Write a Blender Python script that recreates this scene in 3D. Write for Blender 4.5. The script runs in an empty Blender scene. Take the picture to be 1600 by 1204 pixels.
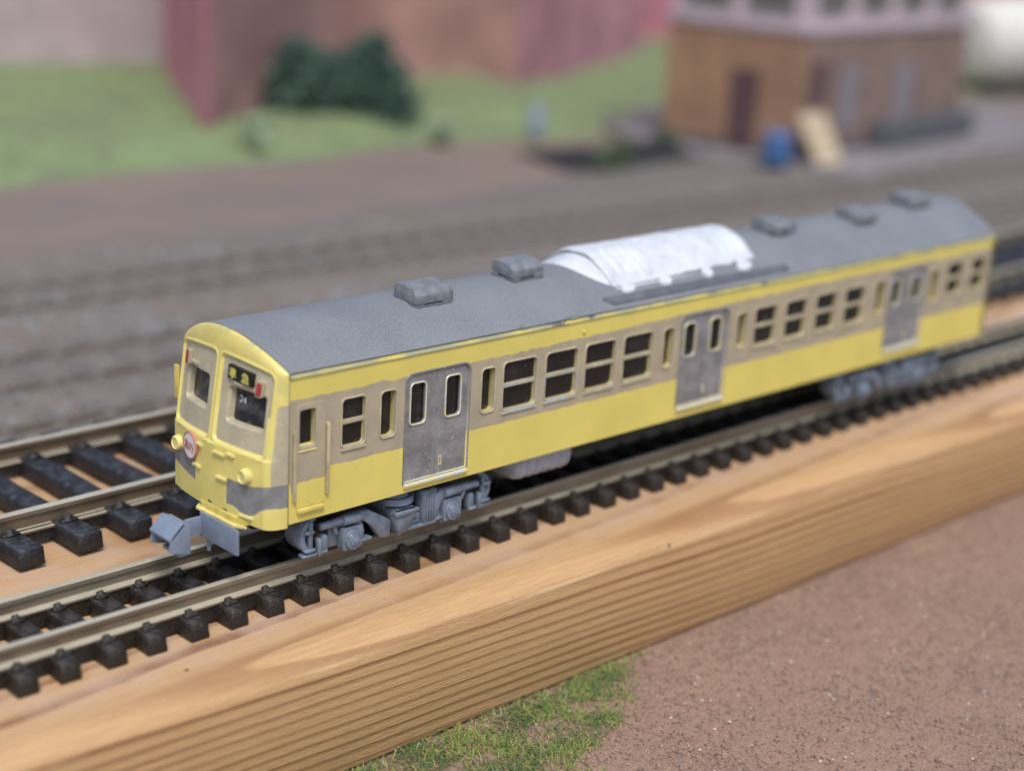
import bpy, bmesh, math, random
from mathutils import Vector, Matrix, noise
random.seed(7)
R = math.radians
sc = bpy.context.scene
C = sc.collection

# ------------------------------------------------------------------ camera (1 unit = 1 cm)
cd = bpy.data.cameras.new('camera'); cam = bpy.data.objects.new('camera', cd); C.objects.link(cam)
CP = Vector((-9.29084978, -12.67410542, 7.14147512))
RV = Vector((0.72344978, -0.68824553, 0.05420798)); UV = Vector((0.16593106, 0.24956093, 0.95403681)); FV = Vector((0.67013977, 0.68120293, -0.29474611))
M = Matrix((( RV.x, UV.x, -FV.x, CP.x), (RV.y, UV.y, -FV.y, CP.y), (RV.z, UV.z, -FV.z, CP.z), (0, 0, 0, 1)))
cam.matrix_world = M
cd.sensor_width = 36; cd.lens = 56.29; cd.clip_start = 0.1; cd.clip_end = 1000
cd.dof.use_dof = True; cd.dof.focus_distance = 17.7; cd.dof.aperture_fstop = 0.153
sc.camera = cam
# ------------------------------------------------------------------ sky, sun, exposure
W = bpy.data.worlds.new('World'); sc.world = W; W.use_nodes = True
wn = W.node_tree.nodes; wl = W.node_tree.links
bg = wn['Background']; sky = wn.new('ShaderNodeTexSky'); sky.sky_type = 'NISHITA'; sky.sun_disc = False
SUN_EL, SUN_AZ = 58, 215      # azimuth of the sun measured clockwise from +Y
sky.sun_elevation = R(SUN_EL); sky.sun_rotation = R(SUN_AZ); sky.dust_density = 3.0; sky.air_density = 1.0
wl.new(sky.outputs[0], bg.inputs[0]); bg.inputs[1].default_value = 0.13
sl = bpy.data.lights.new('sun', 'SUN'); so = bpy.data.objects.new('sun', sl); C.objects.link(so)
sl.energy = 1.7; sl.angle = R(18); sl.color = (1.0, 0.95, 0.87)
sd = Vector((math.sin(R(SUN_AZ))*math.cos(R(SUN_EL)), math.cos(R(SUN_AZ))*math.cos(R(SUN_EL)), math.sin(R(SUN_EL))))
so.rotation_euler = sd.to_track_quat('Z', 'Y').to_euler()
sc.view_settings.view_transform = 'Standard'; sc.view_settings.look = 'None'
sc.view_settings.exposure = 0.34; sc.view_settings.gamma = 1

# ------------------------------------------------------------------ material helpers
def srgb(r, g, b):
    f = lambda c: (c/255/12.92) if c/255 <= .04045 else ((c/255+.055)/1.055)**2.4
    return (f(r), f(g), f(b), 1)
class NT:
    def __init__(s, name):
        s.m = bpy.data.materials.new(name); s.m.use_nodes = True
        s.n = s.m.node_tree.nodes; s.l = s.m.node_tree.links; s.b = s.n['Principled BSDF']
        s.co = s.n.new('ShaderNodeTexCoord').outputs['Object']
    def node(s, t, **k):
        n = s.n.new(t)
        for a, v in k.items(): setattr(n, a, v)
        return n
    def put(s, sock, v):
        if isinstance(v, bpy.types.NodeSocket): s.l.new(v, sock)
        else: sock.default_value = v
    def noise(s, scale, detail=3, vec=None, rough=.5, dist=0):
        n = s.node('ShaderNodeTexNoise'); s.put(n.inputs['Vector'], vec or s.co)
        n.inputs['Scale'].default_value = scale; n.inputs['Detail'].default_value = detail
        n.inputs['Roughness'].default_value = rough; n.inputs['Distortion'].default_value = dist
        return n.outputs['Fac']
    def math(s, op, a, b=0.0, c=0.0):
        n = s.node('ShaderNodeMath', operation=op)
        for i, v in enumerate((a, b, c)): s.put(n.inputs[i], v)
        return n.outputs[0]
    def mix(s, f, a, b):
        n = s.node('ShaderNodeMix', data_type='RGBA')
        s.put(n.inputs[0], f); s.put(n.inputs[6], a); s.put(n.inputs[7], b)
        return n.outputs[2]
    def ramp(s, f, lo, hi):
        n = s.node('ShaderNodeMapRange'); n.clamp = True; n.interpolation_type = 'SMOOTHSTEP'
        s.put(n.inputs[0], f); n.inputs[1].default_value = lo; n.inputs[2].default_value = hi
        return n.outputs[0]
    def xyz(s):
        n = s.node('ShaderNodeSeparateXYZ'); s.l.new(s.co, n.inputs[0]); return n.outputs
    def scale(s, v3):
        n = s.node('ShaderNodeMapping'); s.l.new(s.co, n.inputs[0]); n.inputs['Scale'].default_value = v3
        return n.outputs[0]
    def bump(s, h, strength=.3, dist=.02):
        n = s.node('ShaderNodeBump'); n.inputs['Strength'].default_value = strength; n.inputs['Distance'].default_value = dist
        s.l.new(h, n.inputs['Height']); s.l.new(n.outputs[0], s.b.inputs['Normal'])
    def set(s, col=None, rough=None, metal=None, spec=None, coat=None):
        for k, v in (('Base Color', col), ('Roughness', rough), ('Metallic', metal), ('Specular IOR Level', spec), ('Coat Weight', coat)):
            if v is not None: s.put(s.b.inputs[k], v)
        return s.m
def plain(name, col, rough=.5, metal=0, var=.12, nsc=6, bscale=0, bstr=.2, bdist=.01, spec=None):
    t = NT(name); c2 = tuple(x*(1-var*2) for x in col[:3])+(1,); c1 = tuple(min(1, x*(1+var)) for x in col[:3])+(1,)
    t.set(t.mix(t.ramp(t.noise(nsc, 4), .3, .7), c2, c1), rough, metal, spec)
    if bscale: t.bump(t.noise(bscale, 3), bstr, bdist)
    return t.m
YEL = (.66, .52, .135, 1); CRM = (.42, .365, .265, 1); GRY = (.20, .195, .20, 1)
def yellow_col(t):
    y = t.mix(t.ramp(t.noise(1.3, 4), .3, .75), (.74, .63, .16, 1), (.66, .56, .145, 1))
    y = t.mix(t.math('MULTIPLY', t.ramp(t.noise(5, 5), .55, .75), .35), y, (.64, .56, .25, 1))
    y = t.mix(t.math('MULTIPLY', t.ramp(t.noise(2.4, 6, rough=.7), .62, .68), .45), y, (.50, .46, .28, 1))
    return t.mix(t.ramp(t.noise(48, 4), .68, .73), y, (.26, .20, .09, 1))
def mat_side():
    t = NT('painted_side'); x, y, z = t.xyz()
    n1 = t.math('MULTIPLY', t.math('SUBTRACT', t.noise(7, 6, rough=.7), .5), .06)
    n2 = t.math('MULTIPLY', t.math('SUBTRACT', t.noise(3, 5, rough=.65), .5), .10)
    zl = t.math('ADD', z, n1)
    cabdrop = t.math('MULTIPLY', t.ramp(x, .52, .46), -.10)
    lowpatch = t.math('MULTIPLY', t.math('SUBTRACT', t.ramp(x, 0.02, .05), t.ramp(x, .09, .11)), -.12)
    lo = t.math('ADD', t.math('ADD', 1.225, cabdrop), lowpatch)
    m1 = t.math('GREATER_THAN', zl, lo)
    zt = t.math('ADD', z, n2)
    top = t.math('ADD', 2.035, t.math('MULTIPLY', t.ramp(x, 1.5, 10), .09))
    m2 = t.math('LESS_THAN', zt, top)
    m = t.math('MULTIPLY', m1, m2)
    cr = t.mix(t.ramp(t.noise(2.5, 5), .3, .7), (.44, .385, .27, 1), (.36, .31, .235, 1))
    cr = t.mix(t.ramp(t.noise(50, 3), .68, .74), cr, (.55, .50, .38, 1))
    # cream laid thin over the yellow around the cab door and the rear
    thin = t.math('MULTIPLY', t.ramp(t.noise(6, 3), .5, .7), .35)
    cr = t.mix(thin, cr, (.52, .44, .22, 1))
    col = t.mix(m, yellow_col(t), cr)
    # greenish and grey filler along the cant rail
    g = t.math('MULTIPLY', t.math('GREATER_THAN', z, 2.265), t.math('ADD', .25, t.math('MULTIPLY', t.ramp(t.noise(1.3, 5), .40, .58), .7)))
    col = t.mix(g, col, (.36, .375, .27, 1))
    gk = t.math('MULTIPLY', t.math('GREATER_THAN', t.math('ADD', z, n1), 2.262), t.ramp(t.noise(1.5, 5, rough=.65), .60, .63))
    col = t.mix(gk, col, (.17, .17, .18, 1))
    # inside of the moulding is bare yellow plastic
    col = t.mix(t.math('GREATER_THAN', y, .03), col, (.56, .50, .22, 1))
    line = t.math('MULTIPLY', t.math('LESS_THAN', t.math('ABSOLUTE', t.math('SUBTRACT', x, .006)), .008), .75)
    col = t.mix(line, col, (.10, .07, .04, 1))
    t.set(col, t.math('ADD', .26, t.math('MULTIPLY', t.noise(9), .2)), 0)
    t.bump(t.math('ADD', t.math('MULTIPLY', t.noise(45, 3), .5), t.math('MULTIPLY', m, .35)), .22, .012)
    return t.m
def mat_front():
    t = NT('painted_front'); a = t.node('ShaderNodeAttribute', attribute_name='paint')
    sp = t.node('ShaderNodeSeparateColor'); t.l.new(a.outputs['Color'], sp.inputs[0])
    n = t.math('MULTIPLY', t.math('SUBTRACT', t.noise(10, 5, rough=.7), .5), .55)
    cm = t.ramp(t.math('ADD', sp.outputs[0], n), .47, .53)
    gm = t.ramp(t.math('ADD', sp.outputs[1], n), .45, .52)
    y = t.mix(t.ramp(t.noise(3, 4), .3, .7), (.76, .66, .215, 1), (.68, .59, .185, 1))
    y = t.mix(t.math('MULTIPLY', sp.outputs[2], t.ramp(t.noise(5, 5), .40, .62)), y, (.36, .42, .24, 1))
    cr = t.mix(t.ramp(t.noise(4, 5), .3, .7), (.50, .455, .32, 1), (.40, .36, .26, 1))
    cr = t.mix(t.math('MULTIPLY', t.ramp(t.noise(8, 4), .55, .7), .5), cr, (.60, .56, .42, 1))
    g = t.mix(t.ramp(t.noise(8, 4), .35, .65), (.19, .20, .205, 1), (.25, .255, .26, 1))
    col = t.mix(gm, t.mix(cm, y, cr), g)
    t.set(col, .27, 0); t.bump(t.noise(35, 4), .2, .012); return t.m
def mat_silver():
    t = NT('silver_door'); x, y, z = t.xyz()
    c = t.mix(t.ramp(t.noise(4, 6), .3, .7), (.23, .225, .23, 1), (.36, .36, .37, 1))
    c = t.mix(t.ramp(t.noise(28, 4), .64, .72), c, (.5, .5, .5, 1))
    t.set(c, t.math('ADD', .28, t.math('MULTIPLY', t.noise(12), .25)), .35)
    t.bump(t.noise(26, 5), .5, .015); return t.m
def mat_edge():
    t = NT('brushed_edge'); n = t.noise(9, 5, rough=.7)
    c = t.mix(t.ramp(n, .48, .56), (.72, .66, .36, 1), (.62, .66, .70, 1))
    t.set(c, .3, .25); t.bump(t.noise(30, 4), .5, .012); return t.m
def mat_frame():
    t = NT('window_surround'); n = t.noise(5, 4, rough=.65)
    c = t.mix(t.ramp(n, .5, .62), (.43, .38, .27, 1), (.54, .49, .34, 1))
    x, y, z = t.xyz()
    s = t.math('MULTIPLY', t.math('MULTIPLY', t.ramp(x, 2.95, 3.1), t.ramp(x, 4.45, 4.3)), t.math('MULTIPLY', t.ramp(z, 1.72, 1.60), t.ramp(t.noise(3, 3), .38, .52)))
    c = t.mix(s, c, (.55, .58, .60, 1))
    t.set(c, .32, t.math('MULTIPLY', s, .4)); t.bump(t.noise(30, 3), .25, .01); return t.m
def mat_glass():
    t = NT('dark_glazing'); n = t.noise(34, 2)
    c = t.mix(t.ramp(n, .72, .76), (.012, .010, .010, 1), (.35, .34, .33, 1))
    c = t.mix(t.math('MULTIPLY', t.ramp(t.noise(3, 4), .45, .8), .5), c, (.055, .045, .045, 1))
    t.set(c, .22, 0); t.bump(t.noise(30, 3), .15, .01); return t.m
def mat_windscreen():
    t = NT('windscreen_glass'); 
    c = t.mix(t.ramp(t.noise(4.5, 4, dist=.6), .42, .72), (.012, .013, .016, 1), (.10, .105, .11, 1))
    t.set(c, .18, 0, .6); t.bump(t.noise(5, 2), .25, .03); return t.m
def mat_roof():
    t = NT('grey_sprayed_roof'); n = t.noise(1.2, 4)
    c = t.mix(t.ramp(n, .3, .7), (.158, .174, .195, 1), (.196, .212, .234, 1))
    c = t.mix(t.ramp(t.noise(70, 2), .45, .7), c, (.255, .28, .31, 1))
    c = t.mix(t.ramp(t.noise(24, 2), .75, .79), c, (.10, .10, .11, 1))
    t.set(c, .62, 0); t.bump(t.noise(75, 3), .55, .012); return t.m
def mat_wood():
    t = NT('pine_wood'); x, y, z = t.xyz()
    wob = t.math('MULTIPLY', t.math('SUBTRACT', t.noise(.30, 2, t.scale((.16, 1, 1))),   .5), .42)
    wob2 = t.math('MULTIPLY', t.math('SUBTRACT', t.noise(2.2, 3, t.scale((.12, 1, 1))), .5), .07)
    yy = t.math('SUBTRACT', y, 3.4)
    zz = t.math('ADD', t.math('ADD', z, 4.6), t.math('MULTIPLY', x, .030))
    r = t.math('SQRT', t.math('ADD', t.math('MULTIPLY', t.math('MULTIPLY', yy, yy), .34), t.math('MULTIPLY', zz, zz)))
    r = t.math('ADD', t.math('ADD', r, wob), wob2)
    # ring spacing varies slowly
    r = t.math('ADD', r, t.math('MULTIPLY', t.math('SINE', t.math('MULTIPLY', r, 3.1)), .09))
    ph = t.math('FRACT', t.math('MULTIPLY', r, 8.0))
    late = t.math('MULTIPLY', t.ramp(ph, .50, .88), t.ramp(ph, 1.0, .94))
    fib = t.noise(26, 5, t.scale((.05, 1, 1.6)), .75)
    early = t.mix(t.ramp(fib, .3, .7), (.585, .375, .19, 1), (.47, .285, .135, 1))
    dark = t.mix(t.ramp(fib, .3, .7), (.15, .050, .014, 1), (.22, .080, .022, 1))
    wn_ = t.node('ShaderNodeTexWhiteNoise', noise_dimensions='1D'); t.l.new(t.math('FLOOR', t.math('MULTIPLY', r, 8.0)), wn_.inputs['W'])
    late = t.math('MULTIPLY', late, t.math('ADD', .42, t.math('MULTIPLY', wn_.outputs['Value'], .68)))
    vary = t.math('ADD', .60, t.math('MULTIPLY', t.ramp(t.noise(.8, 3, t.scale((.3, 1, 1))), .3, .7), .45))
    c = t.mix(t.math('MULTIPLY', late, vary), early, dark)
    # sun-bleached, dusty top
    nrm = t.node('ShaderNodeNewGeometry'); sn = t.node('ShaderNodeSeparateXYZ'); t.l.new(nrm.outputs['Normal'], sn.inputs[0])
    topm = t.math('MULTIPLY', t.ramp(sn.outputs[2], .55, .99), t.ramp(t.noise(2.0, 5), .2, .75))
    c = t.mix(t.math('MULTIPLY', t.math('MULTIPLY', topm, t.ramp(y, -.62, -.05)), .75), c, (.55, .395, .285, 1))
    # bare pale rub along the arris
    ar = t.math('MULTIPLY', t.math('MULTIPLY', t.ramp(z, -.655, -.635), t.ramp(z, -.595, -.62)), t.ramp(t.noise(1.4, 5, t.scale((.5, 1, 1))), .45, .62))
    c = t.mix(t.math('MULTIPLY', ar, .6), c, (.70, .52, .30, 1))
    c = t.mix(t.ramp(t.noise(34, 3), .70, .76), c, (.70, .56, .40, 1))
    c = t.mix(t.ramp(t.noise(5.5, 2), .76, .79), c, (.12, .06, .03, 1))
    t.set(c, .55, 0)
    t.bump(t.math('ADD', t.math('MULTIPLY', late, .5), t.math('MULTIPLY', t.noise(45, 4, t.scale((.2, 1, 1))), .8)), .6, .02); return t.m
def mat_rail(name, a, b, h):
    t = NT(name)
    c = t.mix(t.ramp(t.noise(1.6, 5, t.scale((.5, 1, 2))), .3, .7), a, b)
    c = t.mix(t.math('MULTIPLY', t.ramp(t.noise(18, 4, t.scale((.3, 1, 1))), .5, .75), .4), c, h)
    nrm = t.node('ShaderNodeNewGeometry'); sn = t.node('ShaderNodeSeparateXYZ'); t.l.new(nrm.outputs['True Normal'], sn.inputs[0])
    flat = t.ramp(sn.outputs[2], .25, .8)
    tarnish_shade = t.mix(t.ramp(t.noise(1.1, 5, t.scale((.6, 1, 3))), .35, .7), (.17, .13, .09, 1), (.25, .22, .165, 1))  # brown tarnish plus painted shade on the sides
    c = t.mix(flat, tarnish_shade, c)  # upward faces painted brighter in place of sky reflection
    t.set(c, .34, t.math('ADD', .30, t.math('MULTIPLY', flat, .05))); t.bump(t.noise(30, 3, t.scale((.2, 1, 1))), .2, .01); return t.m
def mat_sleeper(name, a, b, dust):
    t = NT(name); nrm = t.node('ShaderNodeNewGeometry'); sn = t.node('ShaderNodeSeparateXYZ'); t.l.new(nrm.outputs['Normal'], sn.inputs[0])
    c = t.mix(t.ramp(t.noise(5, 4), .3, .7), a, b)
    d = t.math('MULTIPLY', t.ramp(sn.outputs[2], .1, .8), t.ramp(t.noise(11, 5), .40, .75))
    c = t.mix(t.math('MULTIPLY', d, .75), c, dust)
    c = t.mix(t.ramp(t.noise(45, 3), .70, .76), c, (.28, .26, .24, 1))
    t.set(c, .48, 0); t.bump(t.noise(22, 4), .8, .03); return t.m
def mat_dirt(name, cols, sc_, edges=(.3, .7), fine=30, bstr=.6):
    t = NT(name)
    c = t.mix(t.ramp(t.noise(sc_, 5), *edges), cols[0], cols[1])
    c = t.mix(t.ramp(t.noise(fine, 3), .35, .65), c, cols[2])
    c = t.mix(t.ramp(t.noise(fine*1.7, 2), .64, .72), c, cols[3])
    t.set(c, .85, 0); t.bump(t.noise(fine, 4), bstr, .03); return t.m

MS = mat_side(); MF = mat_front(); MSIL = mat_silver(); MEDGE = mat_edge(); MFR = mat_frame(); MGL = mat_glass(); MWS = mat_windscreen()
MROOF = mat_roof(); MWOOD = mat_wood()
MYEL = plain('yellow_plastic', (.68, .55, .15, 1), .35, var=.08, bscale=30, bstr=.1)
MYEP = plain('pale_yellow_plastic', (.74, .66, .26, 1), .35, var=.08, bscale=30, bstr=.1)
MCRM = plain('cream_paint', (.47, .42, .30, 1), .4, var=.1, bscale=30, bstr=.2)
MCRY = plain('cream_rail_paint', (.50, .44, .28, 1), .4, var=.15, nsc=4)
MBLU = plain('blue_grey_plastic', (.175, .218, .285, 1), .32, var=.12, nsc=7, bscale=30, bstr=.2)
MCPL = plain('pale_blue_grey_plastic', (.20, .25, .335, 1), .45, var=.06, nsc=7, bscale=30, bstr=.1)
MMAU = plain('mauve_grey_plastic', (.35, .375, .44, 1), .5, var=.08, nsc=7, bscale=25, bstr=.25)
MBLK = plain('black_underframe', (.012, .012, .013, 1), .5, var=.2)
MRED = plain('red_lens', (.42, .045, .05, 1), .3, var=.2, nsc=20)
MREDP = plain('red_print', (.48, .10, .09, 1), .5, var=.1)
MRING = plain('faded_red_print', (.55, .22, .19, 1), .5, var=.1)
MWHT = plain('white_plate', (.78, .74, .70, 1), .5, var=.04)
MSBLK = plain('black_print_ground', (.012, .012, .012, 1), .35, var=.1)
MSYEL = plain('yellow_print', (.66, .62, .14, 1), .5, var=.05)
MSWHT = plain('white_print', (.52, .58, .64, 1), .5, var=.05)
def mat_ac():
    t = NT('white_painted_unit'); c = t.mix(t.ramp(t.noise(3, 5), .35, .7), (.66, .70, .745, 1), (.56, .61, .67, 1))
    c = t.mix(t.ramp(t.noise(5, 4, dist=1.2), .64, .72), c, (.46, .50, .56, 1))
    t.set(c, .42, 0); t.bump(t.noise(4.5, 4, dist=1.0), .8, .06); return t.m
MAC = mat_ac()
MVENT = plain('grey_vent_paint', (.19, .208, .23, 1), .55, var=.12, nsc=9, bscale=22, bstr=.5, bdist=.02)
MSLAB = plain('dark_grey_paint', (.125, .137, .16, 1), .55, var=.1, nsc=5, bscale=60, bstr=.4)
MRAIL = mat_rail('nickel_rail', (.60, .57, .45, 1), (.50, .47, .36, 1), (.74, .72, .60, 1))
MSLP = mat_sleeper('dark_sleeper_plastic', (.012, .010, .008, 1), (.026, .020, .016, 1), (.075, .070, .068, 1))
MSLP2 = mat_sleeper('black_sleeper_plastic', (.012, .012, .014, 1), (.022, .023, .027, 1), (.075, .085, .10, 1))
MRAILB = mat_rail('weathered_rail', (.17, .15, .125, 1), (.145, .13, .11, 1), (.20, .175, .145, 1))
MSLPB = mat_sleeper('brown_sleeper', (.145, .13, .118, 1), (.17, .152, .138, 1), (.18, .17, .16, 1))
MGND = mat_dirt('red_brown_ground', ((.21, .138, .102, 1), (.29, .187, .138, 1), (.33, .222, .165, 1), (.155, .10, .075, 1)), .8)
MGND2 = mat_dirt('grey_ballast', ((.175, .142, .118, 1), (.15, .145, .142, 1), (.185, .165, .148, 1), (.12, .11, .10, 1)), .22, (.35, .6), 6)
MDIRT = mat_dirt('brown_dirt', ((.155, .132, .122, 1), (.225, .165, .135, 1), (.20, .168, .15, 1), (.13, .11, .10, 1)), .25, (.35, .62), 5)
MGRS = mat_dirt('green_turf', ((.125, .15, .088, 1), (.165, .235, .10, 1), (.20, .27, .135, 1), (.11, .14, .08, 1)), .45, (.38, .60), 3)

# ------------------------------------------------------------------ mesh helpers
class MB:
    def __init__(s): s.v = []; s.f = []
    def add(s, vs, fs):
        o = len(s.v); s.v += [tuple(v) for v in vs]; s.f += [tuple(i+o for i in f) for f in fs]; return s
    def box(s, a, b, tf=None):
        x0, y0, z0 = a; x1, y1, z1 = b
        vs = [Vector(q) for q in ((x0,y0,z0),(x1,y0,z0),(x1,y1,z0),(x0,y1,z0),(x0,y0,z1),(x1,y0,z1),(x1,y1,z1),(x0,y1,z1))]
        if tf: vs = [tf(v) for v in vs]
        return s.add(vs, [(0,3,2,1),(4,5,6,7),(0,1,5,4),(1,2,6,5),(2,3,7,6),(3,0,4,7)])
    def prism(s, pts, d0, d1, ax='z'):      # polygon extruded; pts ccw seen from +axis
        n = len(pts)
        def P(p, d): return (p[0], p[1], d) if ax == 'z' else ((p[0], d, p[1]) if ax == 'y' else (d, p[0], p[1]))
        vs = [P(p, d0) for p in pts]+[P(p, d1) for p in pts]
        return s.add(vs, [tuple(range(n))[::-1], tuple(range(n, 2*n))]+[(i, (i+1) % n, (i+1) % n+n, i+n) for i in range(n)])
    def tube(s, a, b, ra, rb=None, n=16, caps=True):
        a = Vector(a); b = Vector(b); rb = ra if rb is None else rb
        d = (b-a).normalized(); u = d.orthogonal().normalized(); w = d.cross(u)
        vs = []
        for c, r in ((a, ra), (b, rb)):
            for i in range(n):
                t = 2*math.pi*i/n; vs.append(c+u*math.cos(t)*r+w*math.sin(t)*r)
        fs = [(i, (i+1) % n, (i+1) % n+n, i+n) for i in range(n)]
        if caps: fs += [tuple(range(n))[::-1], tuple(range(n, 2*n))]
        return s.add(vs, fs)
    def build(s, name, mat, parent=None, smooth=False, bevel=0, seg=2):
        me = bpy.data.meshes.new(name); me.from_pydata(s.v, [], s.f)
        bm = bmesh.new(); bm.from_mesh(me)
        bmesh.ops.recalc_face_normals(bm, faces=bm.faces)
        if bevel:
            ed = [e for e in bm.edges if len(e.link_faces) == 2 and e.calc_face_angle(0) > .5]
            bmesh.ops.bevel(bm, geom=ed, offset=bevel, segments=seg, affect='EDGES', profile=.6)
        bm.to_mesh(me); bm.free()
        if smooth or bevel:
            me.polygons.foreach_set('use_smooth', [True]*len(me.polygons))
            try: me.set_sharp_from_angle(angle=R(38 if not bevel else 50))
            except Exception: pass
        me.materials.append(mat)
        return link(name, me, parent)
def link(name, me, parent=None):
    o = bpy.data.objects.new(name, me); C.objects.link(o)
    if parent: o.parent = parent
    return o
def tag(o, label=None, cat=None, group=None, kind=None):
    if label: o['label'] = label
    if cat: o['category'] = cat
    if group: o['group'] = group
    if kind: o['kind'] = kind
    return o
def empty(name, loc=(0, 0, 0), rz=0):
    o = bpy.data.objects.new(name, None); C.objects.link(o); o.location = loc; o.rotation_euler.z = rz
    o.empty_display_size = .3; return o
def rrect(x0, z0, x1, z1, r, n=5):
    r = min(r, (x1-x0)/2-1e-4, (z1-z0)/2-1e-4); P = []
    for cx, cz, a in ((x1-r, z0+r, -90), (x1-r, z1-r, 0), (x0+r, z1-r, 90), (x0+r, z0+r, 180)):
        for i in range(n+1):
            t = R(a+90*i/n); P.append((cx+r*math.cos(t), cz+r*math.sin(t)))
    return P
def panel_mesh(name, loops, y0, y1, bev=0.0):
    """flat panel in the XZ plane with holes, y0..y1 thick, edges rounded by bev"""
    cu = bpy.data.curves.new(name, 'CURVE'); cu.dimensions = '2D'; cu.fill_mode = 'BOTH'
    for lp in loops:
        sp = cu.splines.new('POLY'); sp.points.add(len(lp)-1); sp.use_cyclic_u = True
        for i, (a, b) in enumerate(lp): sp.points[i].co = (a, b, 0, 1)
    cu.extrude = (y1-y0)/2-bev; cu.bevel_depth = bev; cu.bevel_resolution = 1; cu.offset = -bev
    o = bpy.data.objects.new(name, cu); C.objects.link(o)
    dg = bpy.context.evaluated_depsgraph_get()
    me = bpy.data.meshes.new_from_object(o.evaluated_get(dg)); bpy.data.objects.remove(o); bpy.data.curves.remove(cu)
    ym = (y0+y1)/2
    for v in me.vertices: v.co = (v.co.x, ym-v.co.z, v.co.y)
    me.materials.clear()
    return me
def panel(name, loops, y0, y1, mat, parent, bev=0.0):
    me = panel_mesh(name, loops, y0, y1, bev); me.materials.append(mat); me.name = name
    return link(name, me, parent)
def sstep(a, b, x):
    t = max(0, min(1, (x-a)/(b-a))); return t*t*(3-2*t)

# ================================================================== RAILWAY CARRIAGE
L_, WD, ZB, ZT = 13.81, 1.88, .675, 2.33
YC = WD/2
car = empty('railway_carriage')
tag(car, 'yellow and cream model railway carriage with grey roof standing on the nearer track', 'model train')
def roof_h(x): return .31+.012*max(0, min(x, 13.8))
def roof_z(x, y): return ZT+roof_h(x)*(1-min(1, abs((y-YC)/YC))**2.05)

WINS = [('window', .689, .998, 1.40, 1.93, .045), ('narrow_window', 1.215, 1.42, 1.40, 1.92, .05), ('narrow_window', 2.69, 2.892, 1.41, 1.93, .05)]
for x0 in (3.03, 3.72, 4.395, 5.08): WINS.append(('window', x0, x0+.53, 1.375, 1.95, .055))
WINS += [('narrow_window', 5.832, 6.012, 1.425, 1.94, .05), ('narrow_window', 7.322, 7.50, 1.45, 1.93, .05)]
for x0 in (7.692, 8.375, 9.075, 9.775): WINS.append(('window', x0, x0+.475, 1.43, 1.95, .05))
WINS += [('narrow_window', 10.55, 10.77, 1.47, 1.96, .05), ('narrow_window', 12.02, 12.24, 1.46, 1.95, .05), ('window', 12.47, 12.91, 1.51, 2.0, .05), ('window', 13.17, 13.58, 1.51, 2.0, .05)]
DOORS = [(1.574, 2.500, .80, 2.045), (6.182, 7.112, .84, 2.05), (10.90, 11.86, .88, 2.04)]
def door_outline(d, g=0): 
    x0, x1, z0, z1 = d; r = .10
    P = [(x0+g, z0+g), (x1-g, z0+g)]
    for cx, a in ((x1-g-r, 0), (x0+g+r, 90)):
        for i in range(6):
            t = R(a+90*i/5); P.append((cx+r*math.cos(t), z1-g-r+r*math.sin(t)))
    return P
CAB = (.135, .345, 1.50, 1.915)
loops = [[(0.004, ZB), (L_, ZB), (L_, 2.262), (0.004, 2.262)]]
for _, a, b, c, d, r in WINS: loops.append(rrect(a, c, b, d, r))
for d in DOORS: loops.append(door_outline(d))
loops.append(rrect(CAB[0], CAB[2], CAB[1], CAB[3], .03))
side = panel('side_wall', loops, 0, .10, MS, car, .006)
far = link('side_wall', side.data.copy(), car)
for v in far.data.vertices: v.co.y = WD-v.co.y
far.data.flip_normals()
far.data.materials.clear(); far.data.materials.append(MYEL)
m = MB(); m.box((.02, WD-.13, 1.35), (L_-.1, WD-.115, 2.02)); m.build('glazing', MGL, car)
# cant rail: gutter ridge and sloping strip up to the roof
m = MB(); prof = [(.10, 2.20), (-.004, 2.262), (-.018, 2.272), (-.016, 2.287), (.004, 2.292), (.010, 2.328), (.10, 2.338)]
nx = 160; vs = []; fs = []
for i in range(nx+1):
    x = .006+(L_-.006)*i/nx; w = (noise.noise((x*3, 0, 0)))*.003
    for (y, z) in prof: vs.append((x, y+w, z+w*.6))
n = len(prof)
for i in range(nx):
    for j in range(n-1): fs.append((i*n+j, (i+1)*n+j, (i+1)*n+j+1, i*n+j+1))
m.add(vs, fs); cant = m.build('gutter', MS, car, smooth=True)
# cant-rail material variation: material works on z > 2.265

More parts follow.
